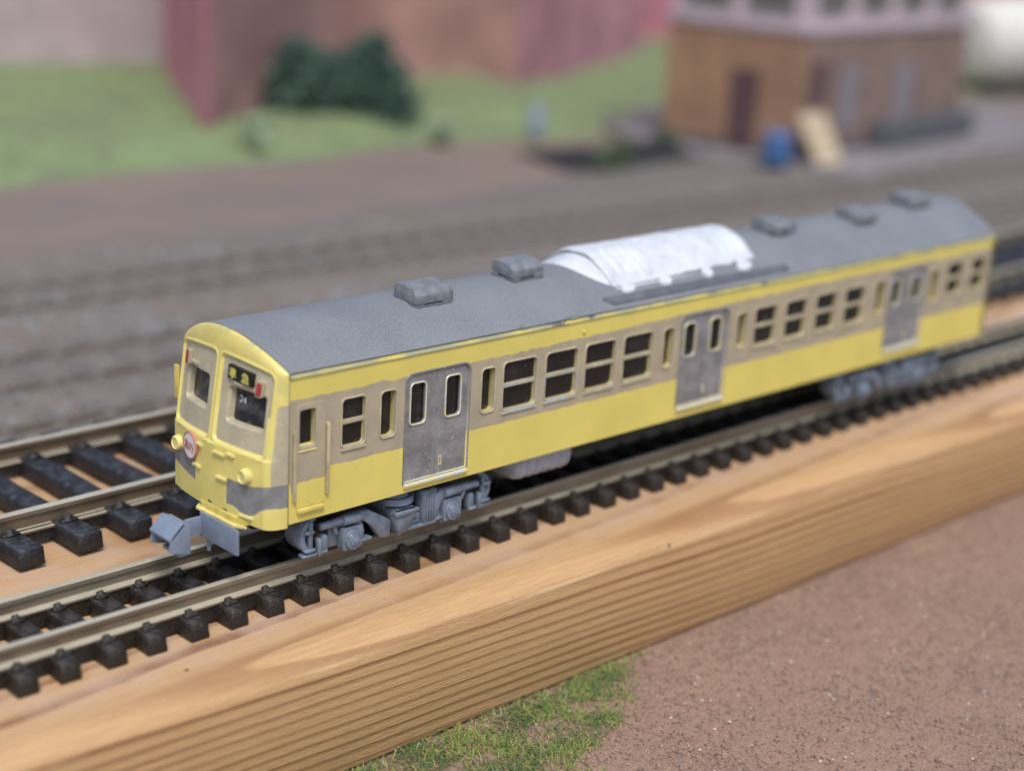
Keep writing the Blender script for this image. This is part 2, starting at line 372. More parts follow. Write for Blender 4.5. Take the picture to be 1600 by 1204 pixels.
for k, (nm, a, b, c, d, r) in enumerate(WINS):
    wide = b-a > .25
    rim = .019 if wide else .017
    f = panel(nm, [rrect(a-rim, c-rim, b+rim, d+rim, r+rim), rrect(a, c, b, d, r)], -.016, .006, MFR, car, .006)
    m = MB()
    if wide:
        zm = (c+d)/2+.005
        m.box((a-.01, .042, zm), (b+.01, .050, d+.01)); m.build('pane', MGL, f)
        m = MB().box((a-.01, .056, c-.01), (b+.01, .064, zm)); m.build('pane', MGL, f)
        m = MB().box((a-.004, .014, zm-.026), (b+.004, .06, zm+.026)); m.build('crossbar', MFR, f, bevel=.01)
        # sill
        m = MB().box((a-.012, -.022, c-.045), (b+.012, .02, c-.018)); m.build('sill', MFR, f, bevel=.009)
    else:
        m.box((a-.01, .088, c-.01), (b+.01, .098, d+.01)); m.build('pane', MGL, f)
for (x0, x1, z0, z1) in DOORS:
    xm = (x0+x1)/2
    for s in (0, 1):
        a, b = (x0+.004, xm-.004) if s == 0 else (xm+.004, x1-.004)
        r = .098; P = [(a, z0+.004), (b, z0+.004)]
        if s == 1:
            for i in range(6): t = R(90*i/5); P.append((b-r+r*math.cos(t), z1-.004-r+r*math.sin(t)))
            P.append((a, z1-.004))
        else:
            P.append((b, z1-.004))
            for i in range(6): t = R(90+90*i/5); P.append((a+r+r*math.cos(t), z1-.004-r+r*math.sin(t)))
        wa, wb = (x0+.075, x0+.285) if s == 0 else (x1-.335, x1-.125)
        wz0, wz1 = z0+.665, z1-.115
        lf = panel('door_leaf', [P, rrect(wa, wz0, wb, wz1, .05)], .014, .050, MSIL, car, .004)
        fr = panel('door_window', [rrect(wa-.018, wz0-.018, wb+.018, wz1+.018, .06), rrect(wa+.002, wz0+.002, wb-.002, wz1-.002, .048)], .000, .026, MEDGE, lf, .008)
        m = MB().box((wa-.01, .058, wz0-.01), (wb+.01, .066, wz1+.01)); m.build('pane', MGL, lf)
        hx = xm-.10 if s == 0 else xm+.05
        me = panel_mesh('handle', [rrect(hx, z0+.10, hx+.045, z0+.215, .012), rrect(hx+.012, z0+.112, hx+.033, z0+.203, .008)], .005, .018, .003)
        me.materials.append(MEDGE if s else MSIL); link('handle', me, lf)
    m = MB().box((xm-.008, .004, z0+.01), (xm+.008, .03, z1-.02)); m.build('door_edge_strip', MSIL, car, bevel=.005)
    m = MB().add([(x0-.005, -.004, z0-.012), (x1+.005, -.004, z0-.012), (x1+.005, -.042, z0-.030), (x0-.005, -.042, z0-.030), (x0-.005, .02, z0+.012), (x1+.005, .02, z0+.012), (x1+.005, -.036, z0-.058), (x0-.005, -.036, z0-.058), (x0-.005, .004, z0-.058), (x1+.005, .004, z0-.058)],
      [(4, 5, 2, 3), (3, 2, 6, 7), (7, 6, 9, 8), (4, 3, 7, 8), (5, 9, 6, 2)])
    m.build('door_step', MEDGE, car)
    # raised surround
    panel('door_surround', [door_outline((x0, x1, z0, z1), -.022), door_outline((x0, x1, z0, z1), .0)], -.010, .006, MSIL, car, .004)
# cab side door
cabd = panel('cab_door', [[(.10, .845), (.47, .845)]+[(.47-.05+.05*math.cos(R(t)), 1.975-.05+.05*math.sin(R(t))) for t in (0, 30, 60, 90)]+[(.10+.05+.05*math.cos(R(t)), 1.975-.05+.05*math.sin(R(t))) for t in (90, 120, 150, 180)],
      rrect(CAB[0], CAB[2], CAB[1], CAB[3], .03)], -.008, .004, MS, car, .003)
m = MB().box((CAB[0]-.02, .085, CAB[2]-.02), (CAB[1]+.02, .095, CAB[3]+.02)); m.build('pane', MGL, cabd)
m = MB().add([(CAB[0]-.01, -.02, CAB[2]-.035), (CAB[1]+.01, -.02, CAB[2]-.035), (CAB[1]+.01, .085, CAB[2]+.012), (CAB[0]-.01, .085, CAB[2]+.012), (CAB[0]-.01, .0, CAB[2]-.05), (CAB[1]+.01, .0, CAB[2]-.05)], [(0, 1, 2, 3), (0, 4, 5, 1), (0, 3, 4), (1, 5, 2)])
m.build('sill', MYEP, cabd)
m = MB().box((.112, -.045, .785), (.452, .0, .828)); m.build('cab_step', MYEL, car, bevel=.008)
for x, za, zb in ((.066, .93, 1.70), (.497, .93, 1.72)):
    m = MB().box((x-.018, -.042, za), (x+.016, -.012, zb)).box((x-.02, -.02, zb-.045), (x+.02, .005, zb+.01)).box((x-.02, -.02, za), (x+.02, .005, za+.03))
    m.build('grab_rail', MCRY, car, bevel=.008)
m = MB().tube((4.333, .004, 2.135), (4.333, -.03, 2.135), .022, .016); m.build('rivet', MYEL, car, smooth=True)
# ---------------- front end
RX, RY = .22, .15
def plan_x(y):
    d = min(y, WD-y)
    bow = -.2-.15*(1-((y-YC)/YC)**2)
    if d < RY:
        ye = RY; be = -.2-.15*(1-((RY-YC)/YC)**2)
        return be*math.sqrt(max(0, 1-(1-d/RY)**2.3))
    return bow
def lean(z): return max(0, z-1.40)*.13
def front_x(y, z):
    X = plan_x(y); k = min(1, -X/.22)
    return X+lean(z)*k+k*.018*sstep(1.39, 1.43, z)
def sd_rr(y, z, a, b, c, d, r):     # signed distance to rounded rect, negative inside
    qx = abs(y-(a+b)/2)-(b-a)/2+r; qz = abs(z-(c+d)/2)-(d-c)/2+r
    return math.hypot(max(qx, 0), max(qz, 0))+min(max(qx, qz), 0)-r
ys = []
nc = 16
for i in range(nc): t = math.pi/2*i/nc; ys.append(RY*(1-math.cos(t)))
nb = 168
for i in range(nb+1): ys.append(RY+(WD-2*RY)*i/nb)
ys += [WD-y for y in ys[:nc]][::-1]
def ptop(y): return 2.285+.10*(1-((y-YC)/YC)**2)
PAN = [(.115, .895), (.995, 1.765)]
GLS = [(.20, .745, 1.675, 2.055), (1.115, 1.62, 1.70, 2.075)]
NZ, NTP = 190, 20
vs = []; fs = []; paint = []
for y in ys:
    v = abs((y-YC)/YC)
    zbot = .645+.03*(1-v)
    ze = roof_z(0, y); z0 = min(2.47, ze-.05-.12*(1-v**3)); z0 = min(z0, 2.40+.0*v)
    if v > .92: z0 = ze-.02-.12*(1-v)/.08*.9
    xs = -.155*(1-v**2)
    for j in range(NZ+1):
        z = zbot+(z0-zbot)*j/NZ
        x = front_x(y, z); cm = 0; gm = 0; wm = 0
        for a, b in PAN:
            c, d = 1.425+.02*(1-v), ptop(y)-.02
            s = sd_rr(y, z, a, b, c, d, .06)
            x += .024*(1-sstep(-.014, .014, s)) - .010*math.exp(-((s-.022)/.012)**2)
            cm = max(cm, 1-sstep(-.03, .01, s))
        for a, b, c, d in GLS:
            s = sd_rr(y, z, a, b, c, d, .045)
            x += .15*(1-sstep(-.016, .004, s))
        if y < .07 and 1.03 < z < 2.03: cm = max(cm, sstep(.06, .035, y)*sstep(1.03, 1.08, z)*sstep(2.03, 1.96, z))
        # grey filler patches
        g = 0
        if y < .64 and .775+.10*sstep(.25, 0, y)+.03*math.sin(y*14) < z < 1.085+.05*sstep(.3, 0, y): g = sstep(.66, .60, y)
        if y > 1.18 and .60*(y-1.18)+.86 < z+.62*(y-1.5)*0 and z < 1.15 and z > 1.27-.80*(y-1.18)*.65: g = 1
        if y > 1.22 and .89+.10*(y-1.22) < z < 1.16: g = 1
        wm = sstep(2.30, 2.45, z)*.15 + (.3 if y < .07 and z > 1.0 else 0)
        vs.append((x, y, z)); paint.append((cm, g, min(1, wm), 1))
    xf = front_x(y, z0)
    for j in range(1, NTP+1):
        p = math.pi/2*j/NTP
        x = xs+(xf-xs)*math.cos(p)**1.0; z = z0+(ze-z0)*math.sin(p)
        vs.append((x, y, z)); paint.append((0, 0, .1+.9*sstep(.45, 1, j/NTP)*(1-sstep(YC-.1, YC+.3, y)*.8), 1))
NR = NZ+NTP+1
for i in range(len(ys)-1):
    for j in range(NR-1): a = i*NR+j; fs.append((a, a+1, a+NR+1, a+NR))
me = bpy.data.meshes.new('front_end'); me.from_pydata(vs, [], fs)
at = me.color_attributes.new('paint', 'FLOAT_COLOR', 'POINT')
for i, c in enumerate(paint): at.data[i].color = c
me.polygons.foreach_set('use_smooth', [True]*len(me.polygons)); me.materials.append(MF)
fe = link('front_end', me, car)
def on_front(name, pts, mat, parent, off, thick):   # convex polygon in (y,z) laid proud of the front surface
    v1 = [(front_x(y, z)-off-thick, y, z) for y, z in pts]; v2 = [(front_x(y, z)-off+.01, y, z) for y, z in pts]
    n = len(pts); m = MB().add(v1+v2, [tuple(range(n)), tuple(range(n, 2*n))[::-1]]+[(i, (i+1) % n, (i+1) % n+n, i+n) for i in range(n)])
    return m.build(name, mat, parent)
for gi, (a, b, c, d) in enumerate(GLS):
    m = MB(); vv = []; ff = []
    k = 8
    for i in range(k+1):
        y = a-.01+(b-a+.02)*i/k
        for z in (c-.01, d+.01): vv += [(front_x(y, z)+.115, y, z)]
    for i in range(k): ff.append((2*i, 2*i+2, 2*i+3, 2*i+1))
    m.add(vv, ff); m.build('windscreen', MWS, car, smooth=True)
# window ledges
for a, b, c, d in GLS:
    on_front('window_ledge', [(b-.10, d+.052), (b-.24, d+.045), (b-.24, d+.062), (b-.10, d+.07)][::1], MCRM, car, -.018, .028)
# destination box with yellow characters
def text_mesh(s, size, fn, mat, name, parent, bold=.0, dx=.0012):
    cu = bpy.data.curves.new(name, 'FONT'); cu.body = s; cu.size = size; cu.align_x = 'CENTER'; cu.align_y = 'CENTER'
    o = bpy.data.objects.new(name, cu); C.objects.link(o)
    dg = bpy.context.evaluated_depsgraph_get()
    me = bpy.data.meshes.new_from_object(o.evaluated_get(dg)); bpy.data.objects.remove(o); bpy.data.curves.remove(cu)
    # a second and third slightly shifted pass thickens the strokes
    V = [v.co.copy() for v in me.vertices]; F = [tuple(p.vertices) for p in me.polygons]; vv = []; ff = []
    x0, x1 = min(v.x for v in V), max(v.x for v in V); y0, y1 = min(v.y for v in V), max(v.y for v in V)
    for k, (a, b) in enumerate(((0, 0), (bold, 0), (-bold, 0), (0, bold))):
        o2 = len(vv)
        for v in V:
            q = fn(v.x-(x0+x1)/2+a, v.y-(y0+y1)/2+b); vv.append((q[0]-k*dx*.6, q[1], q[2]))
        ff += [tuple(i+o2 for i in f) for f in F]
    me2 = bpy.data.meshes.new(name); me2.from_pydata(vv, [], ff); me2.materials.append(mat)
    return link(name, me2, parent)
db = on_front('destination_box', [(.375, 2.120), (.375, 2.262), (.748, 2.292), (.748, 2.150)], MSBLK, car, -.012, .03)
for ch, yc in (('準', .655), ('急', .462)):
    zc = 2.206+(yc-.56)*.08
    text_mesh(ch, .118, lambda tx, ty, yc=yc, zc=zc: (front_x(yc-tx, zc+ty)-.030, yc-tx, zc+ty-tx*.08), MSYEL, 'character', db, .0028)
for yc, zc in ((.275, 2.125), (1.615, 2.15)):
    h = on_front('tail_light', rrect(yc-.045, zc-.085, yc+.045, zc+.085, .02), MCRM, car, -.018, .038)
    on_front('lens', rrect(yc-.034, zc-.074, yc+.034, zc+.066, .02), MRED, h, .019, .006)
for yc in (.335, 1.63):
    zc = 1.185; x = front_x(yc, zc)
    m = MB().tube((x+.02, yc, zc), (x-.055, yc, zc), .090, .080, 24); hl = m.build('headlight', MYEP, car, smooth=True)
    m = MB(); k = 24
    for (ra, rb, xa, xb) in ((.080, .066, -.055, -.067), (.066, .058, -.067, -.049), (.058, 0.001, -.049, -.045)):
        m.tube((x+xa, yc, zc), (x+xb, yc, zc), ra, rb, k, caps=False)
    m.build('lens', MYEP, hl, smooth=True)
# round train sign
yc, zc, rr = 1.295, 1.262, .150
xs0 = front_x(yc, zc)-.03; tilt = (front_x(yc+.1, zc)-front_x(yc-.1, zc))/.2
def sx(y): return xs0+(y-yc)*tilt
def disc(r0, r1, off, name, mat, parent):
    m = MB(); k = 40; vv = []; ff = []
    for i in range(k):
        t = 2*math.pi*i/k
        for r in (r0, r1): vv.append((sx(yc+r*math.cos(t))-off, yc+r*math.cos(t), zc+r*math.sin(t)))
        for r in (r0, r1): vv.append((sx(yc+r*math.cos(t))+.03, yc+r*math.cos(t), zc+r*math.sin(t)))
    for i in range(k):
        a = 4*i; b = 4*((i+1) % k); ff += [(a, a+1, b+1, b), (a+1, a+3, b+3, b+1)]
    m.add(vv, ff); return m.build(name, mat, parent)
sg = disc(.001, rr, .0, 'train_sign', MWHT, car)
disc(rr-.013, rr+.002, .004, 'red_ring', MRING, sg)
text_mesh('急行', .112, lambda tx, ty: (sx(yc-tx)-.010, yc-tx*1.0, zc+ty*1.0-.004-tx*.1), MREDP, 'lettering', sg, .0025)
text_mesh('24', .105, lambda tx, ty: (front_x(.60-tx, 1.925+ty)+.098, .60-tx, 1.925+ty-tx*.1), MSWHT, 'cab_card', car, .003)
# lamp irons, steps, hand grips on the front
for (y0, y1, z) in ((.65, .84, 1.325), (1.06, 1.22, 1.325), (.62, .79, 1.06), (1.10, 1.235, 1.07), (.24, .42, .735), (.50, .62, 1.36)):
    zz = z
    on_front('lamp_iron', [(y0, zz-.012), (y0, zz+.012), (y1, zz+.016), (y1, zz-.008)], MYEP, car, -.004, .036)
on_front('waist_rail', [(.16, 1.388), (.16, 1.402), (.9, 1.415), (.9, 1.401)], MYEP, car, -.01, .022)
on_front('waist_rail', [(.98, 1.401), (.98, 1.415), (1.72, 1.402), (1.72, 1.388)], MYEP, car, -.01, .022)
on_front('grab_rail', rrect(.095, 1.44, .115, 1.86, .008), MYEP, car, -.006, .026)
m = MB().box((-.145, WD-.02, 1.60), (-.115, WD+.055, 1.98)); m.build('grab_rail', MYEL, car, bevel=.01)
# front apron step: ledge with dark slot
m = MB().prism([(-.30, .30), (-.395, .42), (-.41, 1.10), (-.30, 1.2)][::-1], .600, .632); m.build('front_step', MYEP, car, bevel=.008)
m = MB().prism([(-.28, .30), (-.345, .44), (-.36, 1.08), (-.28, 1.18)][::-1], .632, .70); m.build('front_step_riser', MYEL, car, bevel=.006)
on_front('step_recess', [(.62, .715), (.62, .728), (.95, .748), (.95, .730)], MBLK, car, .001, .002)
# ---------------- roof
nx, ny = 150, 44
vs = []; fs = []
for i in range(nx+1):
    u = i/nx
    for j in range(ny+1):
        v = -1+2*j/ny; y = YC+YC*v
        xs = -.150*(1-v*v)+.004
        x = xs+(L_-xs)*u
        z = roof_z(x, y)+.004+.004*noise.noise((x*.8, y*1.4, 3))
        fall = sstep(L_-.22, L_, x)
        z -= .10*fall**2*(.3+.7*(1-v*v)); 
        vs.append((x, y*(1)+(-.006 if j == 0 else .006 if j == ny else 0), z))
for i in range(nx):
    for j in range(ny): a = i*(ny+1)+j; fs.append((a, a+ny+1, a+ny+2, a+1))
# front and rear rims, thickness downward
m = MB().add(vs, fs)
nfr = len(m.v)
rim = [tuple(vs[j]) for j in range(ny+1)]
m.add(rim+[(x+.01, y, z-.05) for x, y, z in rim], [(j, j+1, j+ny+2, j+ny+1) for j in range(ny)])
rim = [tuple(vs[nx*(ny+1)+j]) for j in range(ny+1)]
m.add(rim+[(x, YC+(y-YC)*.99, ZT-.05) for x, y, z in rim], [(j, j+1, j+ny+2, j+ny+1) for j in range(ny)])
for j0 in (0, ny):
    rim = [tuple(vs[i*(ny+1)+j0]) for i in range(nx+1)]
    m.add(rim+[(x, y+(.02 if j0 == 0 else -.02), z-.03) for x, y, z in rim], [(i, i+1, i+nx+2, i+nx+1) for i in range(nx)])
roof = m.build('roof', MROOF, car, smooth=True)
# dark gap between roof and cant rail
m = MB(); vv = []; ff = []
for i in range(91):
    x = .1+13.6*i/90; vv += [(x, .004, 2.318), (x, .003, 2.318+.010+.008*max(0, noise.noise((x*1.7, 5, 0))))]
for i in range(90): ff.append((2*i, 2*i+2, 2*i+3, 2*i+1))
m.add(vv, ff); m.build('roof_gap', MBLK, car)
# filler lumps along the roof edge
for x, w, mt in ((3.33, .09, MVENT), (4.15, .16, MVENT), (6.7, .14, MVENT)):
    m = MB(); bm_v = []
    k = 14; top = []
    for i in range(k):
        t = 2*math.pi*i/k; rr2 = 1+.3*noise.noise((x*3+math.cos(t), math.sin(t), 1))
        top.append((x+w*math.cos(t)*rr2, .02+.022*math.sin(t)*rr2, 2.335+.012*math.sin(t)*1.2))
    m.add([(p[0], p[1]-.014, p[2]+.012) for p in top]+top, [tuple(range(k))]+[(i, (i+1) % k, (i+1) % k+k, i+k) for i in range(k)])
    m.build('filler_patch', mt, car, smooth=True)
# rear end
m = MB().prism([(.0, ZB), (WD, ZB)]+[(YC+YC*v, ZT-.02+(roof_h(13.8)-.15)*(1-abs(v)**2.05)) for v in [1-i/10 for i in range(21)]], L_-.10, L_-.002, 'x')
m.build('rear_end', MYEL, car)
# ---------------- roof fittings
for (x0, y0, lx, ly) in ((2.11, .52, .56, .40), (3.76, .68, .52, .38), (8.74, .60, .52, .42), (10.64, .50, .50, .42), (12.26, .64, .54, .42)):
    zb = roof_z(x0, y0)+.0
    f = lambda v, x0=x0: Vector((v.x, v.y, v.z))
    m = MB(); zt = zb+.205; cx = .07
    pr = [(y0, zb+.045), (y0+ly, zb+.085), (y0+ly, zt+.01), (y0+ly-.05, zt+.035), (y0+.07, zt+.005), (y0, zt-.05)]
    m.prism(pr[::-1], x0, x0+lx, 'x')
    for i, v in enumerate(m.v): m.v[i] = (v[0]+.008*noise.noise((v[1]*9, v[2]*9, v[0])), v[1]+.012*noise.noise((v[0]*7, v[2]*9, 2)), v[2]+.012*noise.noise((v[0]*7, v[1]*7, 4)))
    vent = m.build('roof_vent', MVENT, car, bevel=.018)
    # ragged base plate and feet
    m = MB(); k = 30; ring = []
    for i in range(k):
        t = 2*math.pi*i/k; c, s = math.cos(t), math.sin(t)
        sx_ = max(abs(c), abs(s)); ex = lx/2+.03+.03*noise.noise((c*3+x0, s*3, 0)); ey = ly/2+.03+.03*noise.noise((c*3, s*3+x0, 5))
        x = x0+lx/2+c/sx_*ex*.92; y = y0+ly/2+s/sx_*ey*.92; ring.append((x, y))
    vv = [(x, y, roof_z(x, y)+.024) for x, y in ring]+[(x*1.0, y, roof_z(x, y)-.01) for x, y in ring]
    vv.append((x0+lx/2, y0+ly/2, roof_z(x0, y0+ly/2)+.03))
    ff = [(i, (i+1) % k, (i+1) % k+k, i+k) for i in range(k)]+[(i, (i+1) % k, 2*k) for i in range(k)]
    m.add(vv, ff); m.build('base_plate', MSLAB, vent)
    for fx, fy in ((x0+.02, y0+.01), (x0+lx-.15, y0+.0), (x0+.0, y0+ly-.11), (x0+lx-.13, y0+ly-.11)):
        MB().box((fx, fy, roof_z(fx, fy)-.0), (fx+.12, fy+.08, zb+.10)).build('foot', MVENT, vent, bevel=.01)
# air-conditioning unit
ax0, ax1 = 5.12, 7.98
prof = []
for i in range(29):
    v = -1+2*i/28; y = YC-.01+.69*v
    prof.append((y, 2.475+.415*(1-abs(v)**2.2)))
m = MB(); vv = []; ff = []; n = len(prof); xs = [ax0]+[ax0+.02]+[ax0+.06+(ax1-.12-ax0)*i/110 for i in range(111)]+[ax1-.02, ax1]
for i, x in enumerate(xs):
    e = 0.03 if i in (0, len(xs)-1) else 0.008 if i in (1, len(xs)-2) else 0
    for k, (y, z) in enumerate(prof):
        v = (y-YC)/.69
        zz = z-e*(1-abs(v)**3)-e*.3
        dz = 0
        if .15 < x-ax0 < .75 and -.80 < v < -.25: dz = -.012-.028*(math.sin((x-ax0)*38) > 0)
        if .15 < ax1-x < .65 and -.80 < v < .1: dz = -.010-.022*(math.sin(x*45) > 0)
        dd = math.hypot((x-6.4)/.42, (v+.3)/.33)
        if .80 < dd < 1.0: dz = -.03
        vv.append((x+.10*(1-(v*v))*(-.3 if i < 2 else 0), y, zz+dz+.012*noise.noise((x*5, y*5, 0))+.006*noise.noise((x*13, y*13, 4))))
for i in range(len(xs)-1):
    for k in range(n-1): a = i*n+k; ff.append((a, a+n, a+n+1, a+1))
m.add(vv, ff)
ac = m.build('roof_unit', MAC, car, smooth=True)
for end, x, s in (('near', ax0, 1), ('rear', ax1, -1)):
    m = MB(); vv = []; ff = []
    # crescent end face recessed behind the rim, fanned down to the roof
    for k, (y, z) in enumerate(prof):
        v = (y-YC)/.69
        zr = roof_z(x, y)-.01
        w9 = (1.0-.9*abs(v)**3)*(1.5 if end == 'near' else .2); vv += [(x+.02*s, y, z-.02), (x+.05*s, y*.97+.03*YC, zr+(z-zr)*.80), (x+.0*s-.06*w9*s, y, zr+(z-zr)*.42), (x-.02*s-.20*w9*s, y, zr)]
    for k in range(n-1):
        for q in range(3): a = 4*k+q; ff.append((a, a+1, a+5, a+4))
    m.add(vv, ff); m.build('unit_end', MAC, ac, smooth=True)
for x, w in ((5.32, .24), (6.02, .22), (6.85, .20), (7.62, .30)):
    m = MB()
    k = 12; ring = [(x+w*.5*math.cos(2*math.pi*i/k)+.0, .215+.065*math.sin(2*math.pi*i/k)*1.0) for i in range(k)]
    m.add([(a, b, roof_z(a, b)+.045) for a, b in ring]+[(a, b, roof_z(a, b)-.01) for a, b in ring], [tuple(range(k))]+[(i, (i+1) % k, (i+1) % k+k, i+k) for i in range(k)])
    m.build('mounting_lug', MAC, ac, bevel=.008)
m = MB().box((ax0+.02, .235, 2.44), (ax1-.02, .30, 2.515)); m.build('unit_skirt', MAC, ac, bevel=.015)
# flat walkway slab along the near roof edge
m = MB(); vv = []
for x, y, dz in ((4.90, .045, .035), (8.43, .045, .03), (8.43, .13, .03), (4.76, .13, .045)):
    vv.append((x, y, roof_z(x, y)+dz))
for x, y in ((4.90, .045), (8.43, .045), (8.43, .13), (4.76, .13)): vv.append((x, y, roof_z(x, y)-.03))
m.add(vv, [(0, 1, 2, 3), (0, 4, 5, 1), (1, 5, 6, 2), (2, 6, 7, 3), (3, 7, 4, 0)]); m.build('roof_walkway', MSLAB, car, bevel=.008)
# ---------------- underframe
m = MB().box((.06, .42, .56), (L_-.12, WD-.42, .672)); m.build('underframe', MBLK, car)
m = MB().box((-.12, .45, .50), (.30, 1.43, .60)).box((-.05, .25, .53), (.2, .40, .62)); m.build('buffer_beam', MBLK, car, bevel=.01)
# fluted underfloor box
m = MB(); vv = []; ff = []; NXX = 66; x0, x1 = 3.44, 4.46
pr = [(.14, .66), (.13, .52), (.15, .42), (.20, .35), (.30, .315), (.5, .31), (.8, .31)]
for i in range(NXX+1):
    u = i/NXX; x = x0+(x1-x0)*u
    rib = .034*abs(math.sin(u*math.pi*7.5+.6))**.6
    en = 1-sstep(0, .16, u)*1.0; er = 1-sstep(1, .93, u)
    for (y, z) in pr:
        vv.append((x, y+(.034-rib)+.12*en**2+.06*er, z+(.66-z)*(.55*en**2+.15*er)+.004*noise.noise((x*20, y*9, z*9))))
n = len(pr)
for i in range(NXX):
    for j in range(n-1): a = i*n+j; ff.append((a, a+n, a+n+1, a+1))
m.add(vv, ff); m.add([vv[j] for j in range(n)]+[(x0+.02, .8, .66)], [tuple(range(n+1))]); m.add([vv[NXX*n+j] for j in range(n)]+[(x1, .8, .66)], [tuple(range(n+1))])
m.build('underfloor_box', MMAU, car, smooth=True)
m = MB().tube((6.2, .75, .50), (7.4, .75, .50), .10).tube((8.0, .9, .48), (9.0, .9, .48), .12).box((4.7, .9, .36), (5.8, 1.6, .60)).box((3.3, 1.25, .14), (9.6, 1.72, .60)); m.build('underfloor_equipment_and_light_block', MBLK, car, smooth=True)  # pipes and short box are equipment; long far-side box added to block light
# ---------------- bogies
def frame_mesh(sy, yb):      # side frame, near face at y = yb, growing by sy into the car
    m = MB(); Y = lambda d: yb+sy*d
    def bx(x0, z0, x1, z1, d0, d1): m.box((x0, min(Y(d0), Y(d1)), z0), (x1, max(Y(d0), Y(d1)), z1))
    def pl(P, d0, d1): m.prism(P, min(Y(d0), Y(d1)), max(Y(d0), Y(d1)), 'y')
    for s in (-1, 1):
        ax = s*.733
        # curved guard at each end
        P = []
        for k in range(12): t = R(82-164*k/11); P.append((ax+s*(.44+.22*math.cos(t)), .378+.222*math.sin(t)))
        Q = []
        for k in range(12): t = R(82-164*k/11); Q.append((ax+s*(.42+.17*math.cos(t)), .378+.185*math.sin(t)))
        pl(P+Q[::-1], .05, .34)
        xo = ax+s*.50
        bx(min(xo, xo+s*.05), .17, max(xo, xo+s*.05), .55, .03, .10)          # upright
        bx(min(xo, xo+s*.12), .43, max(xo, xo+s*.12), .465, .0, .08)
        bx(min(xo-s*.02, xo+s*.12), .22, max(xo-s*.02, xo+s*.12), .25, .0, .08)
        bx(min(ax+s*.30, xo+s*.14), .155, max(ax+s*.30, xo+s*.14), .19, .02, .12)  # lower tie
        bx(min(ax+s*.42, ax+s*.46), .16, max(ax+s*.42, ax+s*.46), .36, -.02, .06)   # brake hanger
        # brake block, rounded top
        pl([(ax+s*.34+.045*math.cos(R(t)), .31+.06*math.sin(R(t))) for t in range(0, 181, 30)]+[(ax+s*.34-.045, .18), (ax+s*.34+.045, .18)], .03, .14)
        # main beam tubes above the axle box
        m.tube((ax+s*.42, Y(.03), .475), (ax+s*.10, Y(.03), .485), .042, .052)
        m.tube((ax+s*.12, Y(.02), .485), (ax-s*.12, Y(.02), .478), .062, .062)
        # flanges beside axlebox
        pl([(ax+s*.26, .47), (ax+s*.20, .47), (ax+s*.155, .33), (ax+s*.20, .33)], .02, .12)
        # hump frame plate running from the box to the centre
        if s < 0: pl([(-.90, .43), (-.90, .50), (-.70, .535), (-.50, .535), (-.18, .34), (-.18, .13), (-.32, .16), (-.46, .34), (-.58, .43)], .0, .10)
        else: pl([(.46, .20), (.52, .20), (.57, .34), (.64, .43), (.82, .45), (.82, .53), (.56, .53), (.46, .47)], .0, .10)
        bx(ax-.25, .17, ax+.23, .46, .09, .14)
        # toothed wheel-arch behind the axle box
        P = []
        for k in range(14):
            t = R(95+150*k/13) if s > 0 else R(85-150*k/13)
            rr3 = .20+.012*(k % 2)
            P.append((ax+rr3*math.cos(t), .27+rr3*math.sin(t)))
        for k in range(14)[::-1]:
            t = R(95+150*k/13) if s > 0 else R(85-150*k/13)
            P.append((ax+.15*math.cos(t), .27+.15*math.sin(t)))
        pl(P, .03, .11)
        bx(min(ax-s*.30, ax-s*.12), .165, max(ax-s*.30, ax-s*.12), .20, .0, .12)
    # centre: bolster block, fluted column, lower bar
    pl([(-.10, .17), (.02, .155), (.18, .40), (.16, .43), (-.14, .43), (-.16, .38)], -.05, .30)
    pl([(-.16, .37), (.18, .39), (.18, .43), (-.16, .43)], -.075, .0)
    pl([(.02, .17), (.28, .20), (.28, .23), (.06, .26)], .02, .12)
    bx(-.05, .145, .50, .185, -.01, .12)
    bx(.20, .18, .48, .30, .05, .12)
    for k in range(5): bx(.30+k*.038, .185, .325+k*.038, .585, -.02, .05)
    bx(.29, .185, .49, .575, .0, .15)
    pl([(-.10, .14), (-.04, .14), (-.04, .20), (-.08, .22)], -.04, .05)
    return m
near_fr = frame_mesh(1, .12).build('bogie_frame_side', MBLU, None, bevel=.008, seg=1)
near_me = near_fr.data
far_me = frame_mesh(-1, WD-.12).build('x', MBLU, None, bevel=.008, seg=1)
far_data = far_me.data; bpy.data.objects.remove(near_fr); bpy.data.objects.remove(far_me)
def axle_mesh(ax, y, s):
    m = MB()
    P = rrect(ax-.135, .135, ax+.135, .395, .03, 2)
    m.prism(P, min(y, y+s*.10), max(y, y+s*.10), 'y')
    for ra, rb, d0, d1 in ((.112, .108, .0, -.03), (.085, .08, -.03, -.036), (.062, .058, -.02, -.055), (.03, .026, -.05, -.075)):
        m.tube((ax, y+s*d0, .25), (ax, y+s*d1, .25), ra, rb, 24)
    for a in range(6):
        t = R(30+60*a); m.tube((ax+.096*math.cos(t), y-s*.028, .25+.096*math.sin(t)), (ax+.096*math.cos(t), y-s*.042, .25+.096*math.sin(t)), .012, n=8)
    return m
def wheel_mesh(ax):
    m = MB()
    for yy, s in ((YC-.50, 1), (YC+.50, -1)):
        m.tube((ax, yy, .29), (ax, yy+s*.14, .29), .285, .29, 28)
        m.tube((ax, yy+s*.14, .29), (ax, yy+s*.17, .29), .33, .33, 28)
    m.tube((ax, .24, .27), (ax, WD-.24, .27), .05, n=12)
    return m
MWHL = plain('shade_darkened_wheel_steel', (.035, .035, .037, 1), .45, .3, var=.2)  # wheel colour darkened to paint in the shade behind the side frames
